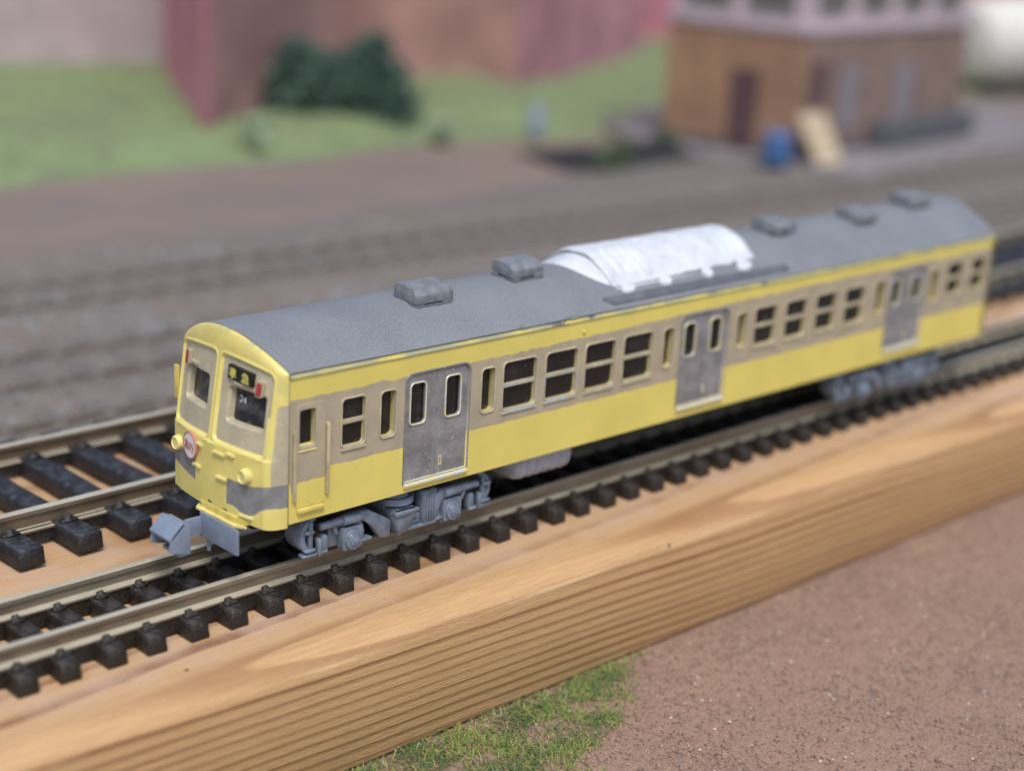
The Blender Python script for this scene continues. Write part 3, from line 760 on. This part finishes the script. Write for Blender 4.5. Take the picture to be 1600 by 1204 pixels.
for bx_ in (1.69, 11.45):
    e = MB().box((-.75, .50, .42), (.75, WD-.50, .50)).box((-.16, .28, .40), (.30, WD-.28, .52)).build('bogie', MBLU, car, bevel=.01)
    e.location = (bx_, 0, 0)
    a = link('side_frame', near_me, e); b = link('side_frame', far_data, e)
    for ax in (-.733, .733):
        axle_mesh(ax, .10, 1).build('axle_box', MBLU, e, smooth=True)
        wheel_mesh(ax).build('wheelset', MWHL, e, smooth=True)
    for y in (.33, WD-.33):
        m = MB().tube((.02, y, .45), (.02, y, .475), .17, .23, 28).tube((.02, y, .475), (.02, y, .545), .235, .225, 28).tube((.02, y, .545), (.02, y, .60), .17, .16, 28); m.build('air_spring', MBLU, e, smooth=True)
# ---------------- coupler
m = MB().box((-.515, .17, .40), (-.485, .86, .675)); cp = m.build('coupler_plate', MCPL, car, bevel=.006)
m = MB().box((-.712, .83, .43), (-.49, .865, .625)).box((-.50, .60, .44), (-.1, .9, .50)); m.build('coupler_arm', MCPL, car, bevel=.004)
def hd(v): return v
m = MB()
ya, yb = .745, 1.135
for y0 in (ya, yb-.03):
    m.prism([(-.96, .34), (-.70, .27), (-.70, .60), (-.79, .635), (-.93, .50)], y0, y0+.03, 'y')
m.add([(-.965, ya, .49), (-.965, yb, .49), (-.80, yb, .645), (-.80, ya, .645), (-.95, ya, .45), (-.95, yb, .45), (-.775, yb, .61), (-.775, ya, .61)], [(0, 1, 2, 3), (4, 7, 6, 5), (0, 4, 5, 1), (3, 2, 6, 7), (0, 3, 7, 4), (1, 5, 6, 2)])
m.box((-.80, ya+.004, .50), (-.702, yb-.004, .606)).box((-.78, ya+.06, .28), (-.704, yb-.06, .50))
m.box((-.82, ya+.03, .25), (-.70, yb-.03, .29))
m.build('coupler_head', MCPL, car, bevel=.005)
m = MB().box((-.47, .76, .24), (-.44, .80, .42)); m.build('coupler_pin', MCPL, car, bevel=.004)

# ================================================================== PLANK
def plank():
    y0, y1, z0, z1 = -.82, 6.35, -1.965, -.42
    prof = [(y1, z0), (y1, z1)]
    prof += [(-.50, z1), (-.58, z1-.012), (-.66, z1-.045), (-.73, z1-.09), (-.785, z1-.145), (-.812, z1-.20), (y0, z1-.27), (y0, z0+.07), (y0+.02, z0+.03), (y0+.07, z0+.002)]
    m = MB(); xs = [-9+i*.25 for i in range(0, 241)]; n = len(prof); vv = []; ff = []
    for x in xs:
        for k, (y, z) in enumerate(prof):
            w = .012*noise.noise((x*.5, z*.3, 1)) if y < 0 else 0
            vv.append((x, y+w, z+(.010*noise.noise((x*.9, y*2, 4)) if 3 <= k < n-3 else 0)))
    for i in range(len(xs)-1):
        for k in range(n): a = i*n+k; b = i*n+(k+1) % n; ff.append((a, b, b+n, a+n))
    m.add(vv, ff); m.add([vv[k] for k in range(n)], [tuple(range(n))]); m.add([vv[(len(xs)-1)*n+k] for k in range(n)], [tuple(range(n))])
    o = m.build('wooden_plank', MWOOD, None, smooth=True)
    tag(o, 'thick pine plank with dark grain lines carrying both model tracks', 'plank'); return o
plank()

# ================================================================== TRACKS
def rail_mesh(x0, x1, yc, h, head=.04, foot=.085, ztop=0.0):
    zb = ztop-h
    P = [(yc-foot, zb), (yc+foot, zb), (yc+foot, zb+.022), (yc+.016, zb+.045), (yc+.016, ztop-.075), (yc+head, ztop-.055), (yc+head, ztop-.008), (yc+head-.01, ztop), (yc-head+.01, ztop), (yc-head, ztop-.008), (yc-head, ztop-.055), (yc-.016, ztop-.075), (yc-.016, zb+.045), (yc-foot, zb+.022)]
    m = MB(); n = len(P); vv = []; ff = []; k = max(2, int((x1-x0)/1.0))
    for i in range(k+1):
        x = x0+(x1-x0)*i/k
        vv += [(x, a, b) for a, b in P]
    for i in range(k):
        for j in range(n): a = i*n+j; b = i*n+(j+1) % n; ff.append((a, b, b+n, a+n))
    m.add(vv, ff); m.add(vv[:n], [tuple(range(n))]); m.add(vv[-n:], [tuple(range(n))])
    return m
def sleeper_mesh(seed, y0, y1, w, z0, z1, rails, web, seat=.035):
    m = MB(); rnd = random.Random(seed)
    # tapered body, cut along y for a little unevenness
    k = 9; vv = []; ff = []
    for i in range(k+1):
        y = y0+(y1-y0)*i/k; j = lambda a: rnd.uniform(-a, a)
        vv += [(-w/2-.012+j(.005), y, z0), (w/2+.012+j(.005), y, z0), (w/2+j(.006), y+(.012 if i == 0 else 0), z1+j(.004)), (-w/2+j(.006), y+(.012 if i == 0 else 0), z1+j(.004))]
    for i in range(k):
        for q in range(4): a = 4*i+q; b = 4*i+(q+1) % 4; ff.append((a, b, b+4, a+4))
    ff += [(0, 1, 2, 3), (4*k+3, 4*k+2, 4*k+1, 4*k)]
    m.add(vv, ff)
    for yr, foot in rails:
        for s in (-1, 1):
            yy = yr+s*(foot+.012)
            # moulded rail spike: a lumpy stub leaning on the foot
            m.tube((rnd.uniform(-.01, .01), yy+s*.035, z1-.02), (0, yy-s*.012, z1+.062), w*.30, w*.19, 8)
            m.box((-w*.36, min(yy-s*.0, yy+s*.08), z1-.02), (w*.36, max(yy, yy+s*.08), z1+seat))
    o = m.build('sleeper', MSLP, None, bevel=.010, seg=1); me = o.data; bpy.data.objects.remove(o)
    return me
def track(name, x0, x1, gauge_c, step, first, w, y0, y1, z0, z1, h, mat_s, mat_r, loc, rz, head, foot, webw):
    t = empty(name, loc, rz)
    ys_ = (-gauge_c/2, gauge_c/2)
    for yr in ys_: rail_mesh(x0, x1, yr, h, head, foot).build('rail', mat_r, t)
    var = [sleeper_mesh(k, y0, y1, w, z0, z1, [(yr, foot) for yr in ys_], webw) for k in range(6)]
    for v in var: v.materials.clear(); v.materials.append(mat_s)
    i = 0; x = first; rnd = random.Random(3)
    while x < x1:
        o = bpy.data.objects.new('sleeper', var[rnd.randrange(6)]); C.objects.link(o); o.parent = t
        o.location = (x+rnd.uniform(-.008, .008), 0, 0); o.rotation_euler.z = rnd.uniform(-.02, .02); x += step; i += 1
    m = MB()
    for yr in ys_: m.box((x0, yr-.07, z0+.03), (x1, yr+.075, z1-.012))
    m.build('rail_bed', mat_s, t)
    return t
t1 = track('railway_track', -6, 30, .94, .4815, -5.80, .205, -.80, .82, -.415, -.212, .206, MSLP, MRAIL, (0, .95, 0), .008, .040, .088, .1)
tag(t1, 'nearer model track with closely spaced dark sleepers, under the yellow carriage', 'track')
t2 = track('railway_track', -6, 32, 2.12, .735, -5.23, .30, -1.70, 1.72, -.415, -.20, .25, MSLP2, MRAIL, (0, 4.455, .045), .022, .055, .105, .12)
tag(t2, 'wider model track with broad black sleepers on the plank behind the carriage', 'track')

# ================================================================== GROUND
GZ = -1.985
m = MB(); m.add([(-120, -60, GZ), (260, -60, GZ), (260, 240, GZ), (-120, 240, GZ)], [(0, 1, 2, 3)])
tag(m.build('ground', MDIRT), kind='structure')
m = MB(); vv = []; ff = []; gx, gy = 520, 250
for j in range(gy+1):
    for i in range(gx+1):
        x = -3+26*i/gx; y = -8.5+8.0*j/gy
        e = min(sstep(-3, -2, x), sstep(23, 21, x), sstep(-8.5, -7.8, y))
        z = -1.972+.012*noise.noise((x*1.1, y*1.1, 0))+.016*noise.noise((x*6, y*6, 3))+.020*noise.noise((x*15, y*15, 8))
        vv.append((x, y, GZ-.03+(z-GZ+.03)*e))
for j in range(gy):
    for i in range(gx): a = j*(gx+1)+i; ff.append((a, a+1, a+gx+2, a+gx+1))
m.add(vv, ff); o = m.build('gravel_ground', MGND, None, smooth=True); tag(o, kind='structure')
# loose grit
def mat_grit():
    t = NT('grit'); a = t.node('ShaderNodeAttribute', attribute_name='tint')
    t.set(a.outputs['Color'], .8, 0); return t.m
MGRIT = mat_grit()
rnd = random.Random(11); vv = []; ff = []; cl = []
PALG = [(.285, .183, .133), (.24, .153, .112), (.37, .26, .19), (.20, .13, .098), (.31, .205, .15)]
def grit(x, y, z, s, col):
    o = len(vv); q = [rnd.uniform(.6, 1.2)*s for _ in range(4)]; t = rnd.uniform(0, 6.28); c, sn = math.cos(t), math.sin(t)
    for a, b, d in ((q[0], 0, 0), (0, q[1], 0), (-q[2], 0, 0), (0, -q[3], 0), (0, 0, s*.8), (0, 0, -s*.6)):
        vv.append((x+a*c-b*sn, y+a*sn+b*c, z+d)); cl.append((*col, 1))
    for f in ((0,1,4),(1,2,4),(2,3,4),(3,0,4)): ff.append(tuple(i+o for i in f))
for k in range(42000):
    x = rnd.uniform(-.5, 20); y = -.84-7.2*rnd.random()**1.15
    c = rnd.choice(PALG); v = rnd.uniform(.8, 1.15); c = tuple(a*v for a in c)
    s = rnd.uniform(.009, .026)
    if rnd.random() < .02: c = (.55, .49, .42); s *= 1.1
    if rnd.random() < .006: c = (.11, .095, .09)
    if rnd.random() < .0035: s = rnd.uniform(.025, .05)
    grit(x, y, -1.966+rnd.uniform(-.006, .010), s, c)
me = bpy.data.meshes.new('grit'); me.from_pydata(vv, [], ff); at = me.color_attributes.new('tint', 'FLOAT_COLOR', 'POINT')
for i, c in enumerate(cl): at.data[i].color = c
me.materials.append(MGRIT); tag(link('grit', me), 'fine red-brown grit scattered over the ground beside the plank', 'grit', kind='stuff')
# static grass at the plank foot
def mat_blade():
    t = NT('grass_fibre'); a = t.node('ShaderNodeAttribute', attribute_name='tint')
    t.set(a.outputs['Color'], .5, 0, .3); return t.m
MBLD = mat_blade()
vv = []; ff = []; cl = []; rnd = random.Random(5)
def dens(x, y):
    d = -.82-y
    lim = .25+1.6*sstep(6.0, 3.6, x)+.35*noise.noise((x*1.3, y*1.3, 9)) + .5*sstep(3.2, 1.5, x)
    dd = sstep(lim+.25, lim-.35, d)
    dd *= sstep(5.2, 4.5, x+.6*noise.noise((0, y*2, 0))+(-.82-y)*1.55)
    return dd*(.25+.75*sstep(-.28, .15, noise.noise((x*2.3, y*2.3, 2))))
k = 0
while k < 13000:
    x = rnd.uniform(-1, 6); y = -.82-rnd.random()*2.4
    if rnd.random() > dens(x, y): 
        continue
    k += 1
    h = rnd.uniform(.02, .085); t = rnd.uniform(0, 6.28); ln = rnd.uniform(.8, 2.6)*h; w = .0050
    dx, dy = math.cos(t)*ln, math.sin(t)*ln; px, py = -math.sin(t)*w, math.cos(t)*w; z = -1.97
    b = rnd.random(); g = noise.noise((x*1.5, y*1.5, 6))
    col = (.075, .16, .05) if b < .42-g*.6 else ((.23, .33, .075) if b < .74 else ((.40, .39, .11) if b < .86 else (.30, .21, .13)))
    if b > .97: col = (.45, .42, .30)
    o = len(vv); bend = rnd.uniform(-.05, .05)
    for u in (0, .4, .75, 1):
        ww = 1-u*.6
        cx = x+dx*u**1.3-py*bend/w*u*u; cy = y+dy*u**1.3+px*bend/w*u*u; cz = z+h*math.sin(min(1.57, u*1.9))*(1 if u < .9 else .9)
        vv += [(cx-px*ww, cy-py*ww, cz), (cx+px*ww, cy+py*ww, cz)]; cl += [(*col, 1)]*2
    for q in range(3): a = o+2*q; ff.append((a, a+1, a+3, a+2))
me = bpy.data.meshes.new('grass'); me.from_pydata(vv, [], ff); at = me.color_attributes.new('tint', 'FLOAT_COLOR', 'POINT')
for i, c in enumerate(cl): at.data[i].color = c
me.materials.append(MBLD); tag(link('grass', me), 'curly yellow-green static grass at the foot of the plank', 'grass', kind='stuff')

# ================================================================== BACKGROUND LAYOUT
def sheet(name, P, z, mat, bumpy=0, n=1):
    m = MB(); m.add([(x, y, z) for x, y in P], [tuple(range(len(P)))]); o = m.build(name, mat); tag(o, kind='structure'); return o
m = MB(); m.prism([(-20, 6.6), (80, 6.6), (110, 22), (60, 23.5), (34, 24.5), (12, 21.8), (-20, 22.5)], GZ-.05, GZ+.165); tag(m.build('ballast_bed', MGND2, None, bevel=.08), kind='structure')
labels_t = ['blurred weathered track on the lower ground right behind the plank', 'blurred weathered track second behind the plank, over grey ballast', 'blurred weathered track farthest back, nearest the green bank']
for i, (ly, rz, lab) in enumerate(((9.9, -.020, labels_t[0]), (13.6, -.022, labels_t[1]), (18.6, -.03, labels_t[2]))):
    if i == 0:
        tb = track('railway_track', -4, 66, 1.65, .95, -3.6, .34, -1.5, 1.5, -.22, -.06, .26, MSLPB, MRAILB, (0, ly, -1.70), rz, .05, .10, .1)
        proto = tb
    else:
        tb = proto.copy(); C.objects.link(tb); tb.location = (0, ly, -1.70); tb.rotation_euler.z = rz
        for ch in proto.children:
            c = ch.copy(); C.objects.link(c); c.parent = tb
    tag(tb, lab, 'track', 'tracks on the lower ground behind the plank')
# ballast stones for the lower ground, one heap of stuff
vv = []; ff = []; cl = []; rnd = random.Random(21)
PB = [(.165, .145, .128), (.15, .138, .128), (.18, .16, .142), (.175, .145, .118), (.23, .25, .27)]
for k in range(16000):
    x = rnd.uniform(-2, 60); y = 7.0+rnd.random()*14.5
    c = rnd.choice(PB[:4]) if rnd.random() > .06+.5*(noise.noise((x*.35, y*.5, 0)) > .18)*(x < 14) else PB[4]
    grit(x, y, GZ+.165, rnd.uniform(.05, .11), c)
me = bpy.data.meshes.new('ballast'); me.from_pydata(vv, [], ff); at = me.color_attributes.new('tint', 'FLOAT_COLOR', 'POINT')
for i, c in enumerate(cl): at.data[i].color = c
me.materials.append(MGRIT); tag(link('ballast', me), 'grey ballast stones between the blurred tracks', 'ballast', kind='stuff')
# grass bank
m = MB(); vv = []; ff = []; gx, gy = 150, 60
for j in range(gy+1):
    for i in range(gx+1):
        x = -5+90*i/gx; fr = 31.9-.02*x+1.2*noise.noise((x*.12, 0, 0))
        y = fr+(62-fr)*(j/gy)**1.3
        z = GZ+.01+.80*sstep(0, 3.0, y-fr)+.03*max(0, y-fr-2)+.25*noise.noise((x*.35, y*.35, 1))*sstep(0, 2, y-fr)+.06*noise.noise((x*2, y*2, 1))*sstep(0, 1, y-fr)
        if j == 0: z = GZ-.02
        if x > 40: z -= .55*sstep(40, 44, x)
        vv.append((x, y, z))
for j in range(gy):
    for i in range(gx): a = j*(gx+1)+i; ff.append((a, a+1, a+gx+2, a+gx+1))
m.add(vv, ff); o = m.build('grass_bank', MGRS, None, smooth=True); tag(o, kind='structure')

def foliage(name, base, rx, ry, h, n, leaf, cols, label, cat, seed, group=None, lobes=None):
    t = empty(name, base)
    rnd = random.Random(seed); vs2 = []; fs2 = []; cs = []
    lob = [(rnd.uniform(-.65, .65)*rx, rnd.uniform(-.55, .55)*ry, h*rnd.uniform(.25, .75), rnd.uniform(.28, .55)) for _ in range(11)]
    if lobes: lob = [(a*.66-.1, b*.8, c, d) for a, b, c, d in lobes]
    for k in range(n):
        lx, ly, lz, lr = rnd.choice(lob)
        a = rnd.uniform(0, 6.28); b = math.acos(rnd.uniform(-1, 1)); rr = rnd.random()**.62*lr*1.15
        x = lx+rx*rr*math.sin(b)*math.cos(a); y = ly+ry*rr*math.sin(b)*math.sin(a); z = max(.05, lz+h*.75*rr*math.cos(b))
        c = rnd.choice(cols); q = Vector((rnd.uniform(-1, 1), rnd.uniform(-1, 1), rnd.uniform(-1, 1))).normalized(); u = q.orthogonal()*leaf*rnd.uniform(.6, 1.3); w = q.cross(u)
        P = Vector((x, y, z)); o = len(vs2)
        vs2 += [tuple(P-u), tuple(P+w*.5), tuple(P+u), tuple(P-w*.5)]; fs2.append((o, o+1, o+2, o+3)); cs += [(*c, 1)]*4
    me = bpy.data.meshes.new('foliage'); me.from_pydata(vs2, [], fs2); at = me.color_attributes.new('tint', 'FLOAT_COLOR', 'POINT')
    for i, c in enumerate(cs): at.data[i].color = c
    me.materials.append(MBLD); link('foliage', me, t)
    m = MB().tube((0, 0, -.3), (.05, .05, h*.5), .05*h, .02*h, 8)
    for a in range(5): m.tube((0, 0, h*.15), (rx*.5*math.cos(a*1.3), ry*.5*math.sin(a*1.3), h*.6), .025*h, .01*h, 6)
    m.build('trunk', MSLPB, t)
    tag(t, label, cat, group); return t
DG = [(.065, .125, .105), (.08, .145, .12), (.055, .11, .09), (.095, .165, .135)]
foliage('bush', (28.1, 35.6, -1.75), 3.0, 2.2, 3.2, 6000, .15, DG, 'dark blue-green bush in front of the brown wall, on the grass edge', 'bush', 3, None,
        [(-2.1, 1.2, 1.6, .42), (-1.5, .9, 2.35, .34), (-2.9, 1.6, .8, .40), (-.9, .4, 1.3, .5), (.2, -.2, 1.2, .5), (1.3, -.9, 1.5, .45), (1.5, -1.0, 2.6, .36), (2.1, -1.4, 1.9, .38), (2.8, -1.7, .9, .38), (.3, -.2, 1.9, .42), (-.5, .2, 2.0, .36), (-2.0, 1.0, 2.9, .16), (1.9, -1.2, 3.1, .15)])
PG = [(.36, .45, .31), (.42, .50, .37), (.30, .39, .25)]
for i, (bx_, by_, bz_, s, lb) in enumerate(((22.3, 32.6, -1.6, .8, 'small pale green shrub left of the dark bush'), (30.0, 31.7, -1.8, .8, 'small pale green shrub on the grass edge right of the dark bush'), (31.7, 24.6, -1.95, .9, 'green shrub on the black coal heap, nearest the camera'), (36.2, 26.2, -1.95, .9, 'green shrub on the black coal heap beside the path'))):
    foliage('shrub', (bx_, by_, bz_), s*.7, s*.7, s*1.1, 500, .12, PG if i < 2 else [(.10, .14, .09), (.14, .19, .11)], lb, 'shrub', 30+i, 'small shrubs at the track side')

def wall_building(name, P, z0, z1, mat, label, capm, wins=()):
    t = empty(name, (P[0][0], P[0][1], z0)); O = Vector((P[0][0], P[0][1], z0))
    Q = [(x-O.x, y-O.y) for x, y in P]
    for k in range(len(Q)):
        a, b = Vector(Q[k]), Vector(Q[(k+1) % len(Q)])
        c = (Vector(Q[0])+Vector(Q[2]))/2
        nrm = Vector(((b-a).y, -(b-a).x)).normalized()*.3
        if nrm.dot(c-a) > 0: nrm = -nrm
        d0 = (b-a).normalized()*.3; m = MB().prism([tuple(a), tuple(b), tuple(b-nrm-d0), tuple(a-nrm+d0)], 0, z1-z0); m.build('wall', mat[k % len(mat)], t)
    m = MB().prism([tuple(Vector(q)*1.0) for q in Q], z1-z0, z1-z0+.5); m.build('roof', capm, t)
    for (k, u, w, za, zb) in wins:
        a, b = Vector(Q[k]), Vector(Q[(k+1) % len(Q)]); d = (b-a).normalized(); nn = Vector((d.y, -d.x))
        c = (Vector(Q[0])+Vector(Q[2]))/2
        if nn.dot(c-a) > 0: nn = -nn
        s = a+d*u
        fr = MB().prism([tuple(s-d*.12+nn*.08), tuple(s+d*(w+.12)+nn*.08), tuple(s+d*(w+.12)-nn*.05), tuple(s-d*.12-nn*.05)], za-.12, zb+.12).build('window', MWBG, t)
        MB().prism([tuple(s+nn*.11), tuple(s+d*w+nn*.11), tuple(s+d*w+nn*.06), tuple(s+nn*.06)], za, zb).build('pane', MPBG, fr)
    tag(t, label, 'building'); return t
MWBG = plain('grey_window_frame', (.34, .31, .35, 1), .6); MPBG = plain('dull_pane', (.19, .17, .19, 1), .3)
MMV = plain('mauve_render', (.46, .385, .43, 1), .8, var=.07, nsc=.5, bscale=6)
MPK = plain('pink_brick', (.47, .185, .24, 1), .8, var=.12, nsc=.5, bscale=6)
MBR = plain('brown_red_brick', (.37, .21, .195, 1), .8, var=.14, nsc=.35, bscale=6)
MPK2 = plain('rose_brick', (.52, .25, .31, 1), .8, var=.16, nsc=.3, bscale=6)
wall_building('house', [(6, 53), (29.5, 47.5), (33, 62), (10, 68)], -2, 14, [MMV], 'pale mauve rendered wall at far left behind the grass', MBR, [(0, 13.6, 1.3, 4.6, 6.3)])
wall_building('house', [(21.1, 33.9), (33, 41.5), (42, 58), (27.0, 45.8)], -1.6, 14, [MBR, MBR, MPK, MPK], 'brown brick house with a narrow pink end wall, behind the dark bush', MBR, [(0, 9.0, 1.4, 6.0, 8.0)])
wall_building('house', [(42.3, 40.6), (60, 49.0), (50, 66), (34.5, 45.5)], -1.6, 15, [MPK2, MPK2, MBR, MBR], 'brown and rose brick house beyond the middle of the grass bank', MBR, [(0, 7.5, 1.2, 5.5, 8.0), (3, 3.0, 1.2, 5.0, 7.0)])
wall_building('house', [(60, 56), (100, 46), (110, 66), (70, 76)], -2, 17, [MPK], 'distant dark pink wall behind the signal box', MBR, [(0, 20, 2, 5.5, 8.5)])

# signal box
SBZ = -1.62
sb = empty('signal_box', (38.4, 21.9, SBZ), R(6))
MSB = plain('ochre_brown_brick', (.335, .20, .125, 1), .75, var=.1, nsc=.6, bscale=8)
MSB2 = plain('dull_brown_brick', (.24, .165, .14, 1), .75, var=.12, nsc=.6, bscale=8)
MWTL = plain('pinkish_white_woodwork', (.50, .42, .47, 1), .6, var=.06, nsc=.5)
MDRK = plain('dark_plinth', (.10, .105, .12, 1), .7); MDOOR = plain('maroon_door', (.105, .06, .065, 1), .6); MPB = plain('blue_grey_pane', (.245, .225, .25, 1), .4); MPD = plain('dark_green_grey_pane', (.13, .135, .13, 1), .3)
LX, LY = 13.2, 5.9
m = MB().box((0, 0, .0), (.3, LY, 4.45)); m.build('end_wall', MSB, sb)
m = MB().box((.3, 0, .0), (LX, .3, 4.45)); m.build('front_wall', MSB2, sb)
m = MB().box((.3, .3, .0), (LX, LY, 4.40)); m.build('rear_wall', MSB2, sb)
m = MB().box((-.10, -.12, 4.45), (LX+.1, LY+.1, 4.85)); m.build('cornice', MWTL, sb, bevel=.04)
m = MB().box((.1, .1, 4.85), (LX-.1, LY-.1, 8.2)); m.build('upper_storey', MWTL, sb)
m = MB().prism([(-.5, 8.2), (LY+.5, 8.2), (LY/2, 10.6)], -.5, LX+.5, 'x'); m.build('roof', plain('slate', (.12, .12, .14, 1), .6), sb)
for i in range(4):
    f = MB().box((.5+i*3.1, .02, 5.0), (.5+i*3.1+2.45, .14, 7.7)).build('window', MWTL, sb); MB().box((.65+i*3.1, -.02, 5.15), (.5+i*3.1+2.3, .02, 7.55)).build('pane', MPD, f)
for i in range(2):
    f = MB().box((.02, .5+i*2.6, 5.0), (.14, .5+i*2.6+2.2, 7.7)).build('window', MWTL, sb); MB().box((-.02, .65+i*2.6, 5.15), (.02, .5+i*2.6+2.05, 7.55)).build('pane', MPD, f)
m = MB().box((-.08, 1.75, .0), (.02, 2.95, 3.0)); m.build('door', MDOOR, sb)
for x, w, mm, z0, z1 in ((.5, 1.0, MDOOR, 1.9, 3.5), (2.6, 1.5, MPB, .9, 3.3), (6.9, 1.6, MPB, .9, 3.2)):
    f = MB().box((x-.12, -.06, z0-.12), (x+w+.12, .02, z1+.12)).build('window', MSB2, sb); MB().box((x, -.10, z0), (x+w, -.06, z1)).build('pane', mm, f)
m = MB().box((5.2, -.9, 0), (LX-.3, -.04, 1.05)); m.build('coal_bunker', MDRK, sb, bevel=.04)
m = MB().box((-.06, -.05, 0), (LX+.05, .0, .35)).box((-.06, 0, 0), (0, 1.73, .3)).box((-.06, 2.97, 0), (0, LY, .3)); m.build('plinth', MDRK, sb)
tag(sb, 'out-of-focus ochre brick signal box with white windowed upper storey', 'signal box')
# platform island under it
MPLT = plain('grey_platform', (.215, .20, .21, 1), .8, var=.1, nsc=.5, bscale=5)
m = MB().prism([(37.0, 29.0), (36.2, 24.5), (38.3, 18.6), (57.5, 21.2), (62, 27.5), (58, 36), (40, 34)], GZ, SBZ+.005); o = m.build('platform', MPLT, None, bevel=.05); tag(o, kind='structure')
m = MB().tube((0, 0, 0), (0, 0, .15), .46, .52, 20).tube((0, 0, .15), (0, 0, 1.05), .52, .52, 20).tube((0, 0, 1.05), (0, 0, 1.18), .52, .44, 20)
o = m.build('water_butt', plain('blue_plastic', (.06, .14, .33, 1), .4), None, smooth=True); o.location = (36.9, 21.6, SBZ); tag(o, 'blurred blue barrel standing by the signal box corner', 'barrel')
# leaning cream board with battens
bd = empty('leaning_board', (38.9, 20.7, SBZ), R(6))
MCB = plain('cream_board', (.58, .475, .33, 1), .6, var=.05)
f = lambda v: Vector((v.x-v.z*.28, v.y+v.z*.42, v.z))
MB().box((-.9, -.06, 0), (.9, .06, 1.75), f).build('panel', MCB, bd)
for z in (.3, .85, 1.4): MB().box((-.85, -.12, z), (.85, -.062, z+.14), f).build('batten', MCB, bd)
tag(bd, 'cream coloured board leaning against the signal box wall', 'board')
m = MB().tube((0, 0, 0), (0, 0, .75), .28, .33, 16).tube((0, 0, .75), (0, 0, 1.15), .22, .14, 16)
o = m.build('drum', plain('pale_blue_plastic', (.28, .36, .48, 1), .5), None, smooth=True); o.location = (34.4, 31.2, -1.75); tag(o, 'small pale blue drum at the foot of the green bank', 'drum')
# coal heap
m = MB(); vv = []; ff = []; n1, n2 = 40, 20
for j in range(n2+1):
    for i in range(n1+1):
        u = i/n1; v = j/n2; x = 30.0+9.5*u+1.2*v; y = 25.0-1.4*u+4.2*v
        b = math.sin(math.pi*u)**.5*math.sin(math.pi*v)**.6 if 0 < u < 1 and 0 < v < 1 else 0
        vv.append((x, y, GZ+.02+b*(.40+.35*noise.noise((x*.6, y*.6, 0))+.12*noise.noise((x*2, y*2, 0)))))
for j in range(n2):
    for i in range(n1): a = j*(n1+1)+i; ff.append((a, a+1, a+n1+2, a+n1+1))
m.add(vv, ff); o = m.build('coal_heap', plain('coal', (.018, .020, .025, 1), .95, var=.2, bscale=4, bstr=.6), None, smooth=True); tag(o, 'low black coal heap between the green bank and the tracks', 'coal heap')
# pale tank at the far right
tk = empty('storage_tank', (71.5, 32.6, -1.9), R(-14))
MTK = plain('off_white_tank', (.66, .67, .63, 1), .5, var=.04, nsc=.4)
m = MB(); k = 24
for a, b, xa, xb in ((.1, 1.6, -3.1, -2.9), (1.6, 2.25, -2.9, -2.2), (2.25, 2.3, -2.2, 8), (2.3, 1.2, 8, 8.8)):
    m.tube((xa, 0, 2.75), (xb, 0, 2.75), a, b, k, caps=False)
m.build('tank_body', MTK, tk, smooth=True)
for x in (-1, 3, 7): MB().box((x-.3, -1.3, 0), (x+.3, 1.3, .75)).build('saddle', MDRK, tk, bevel=.03)
tag(tk, 'blurred off-white rounded tank at the far right behind the signal box', 'tank')
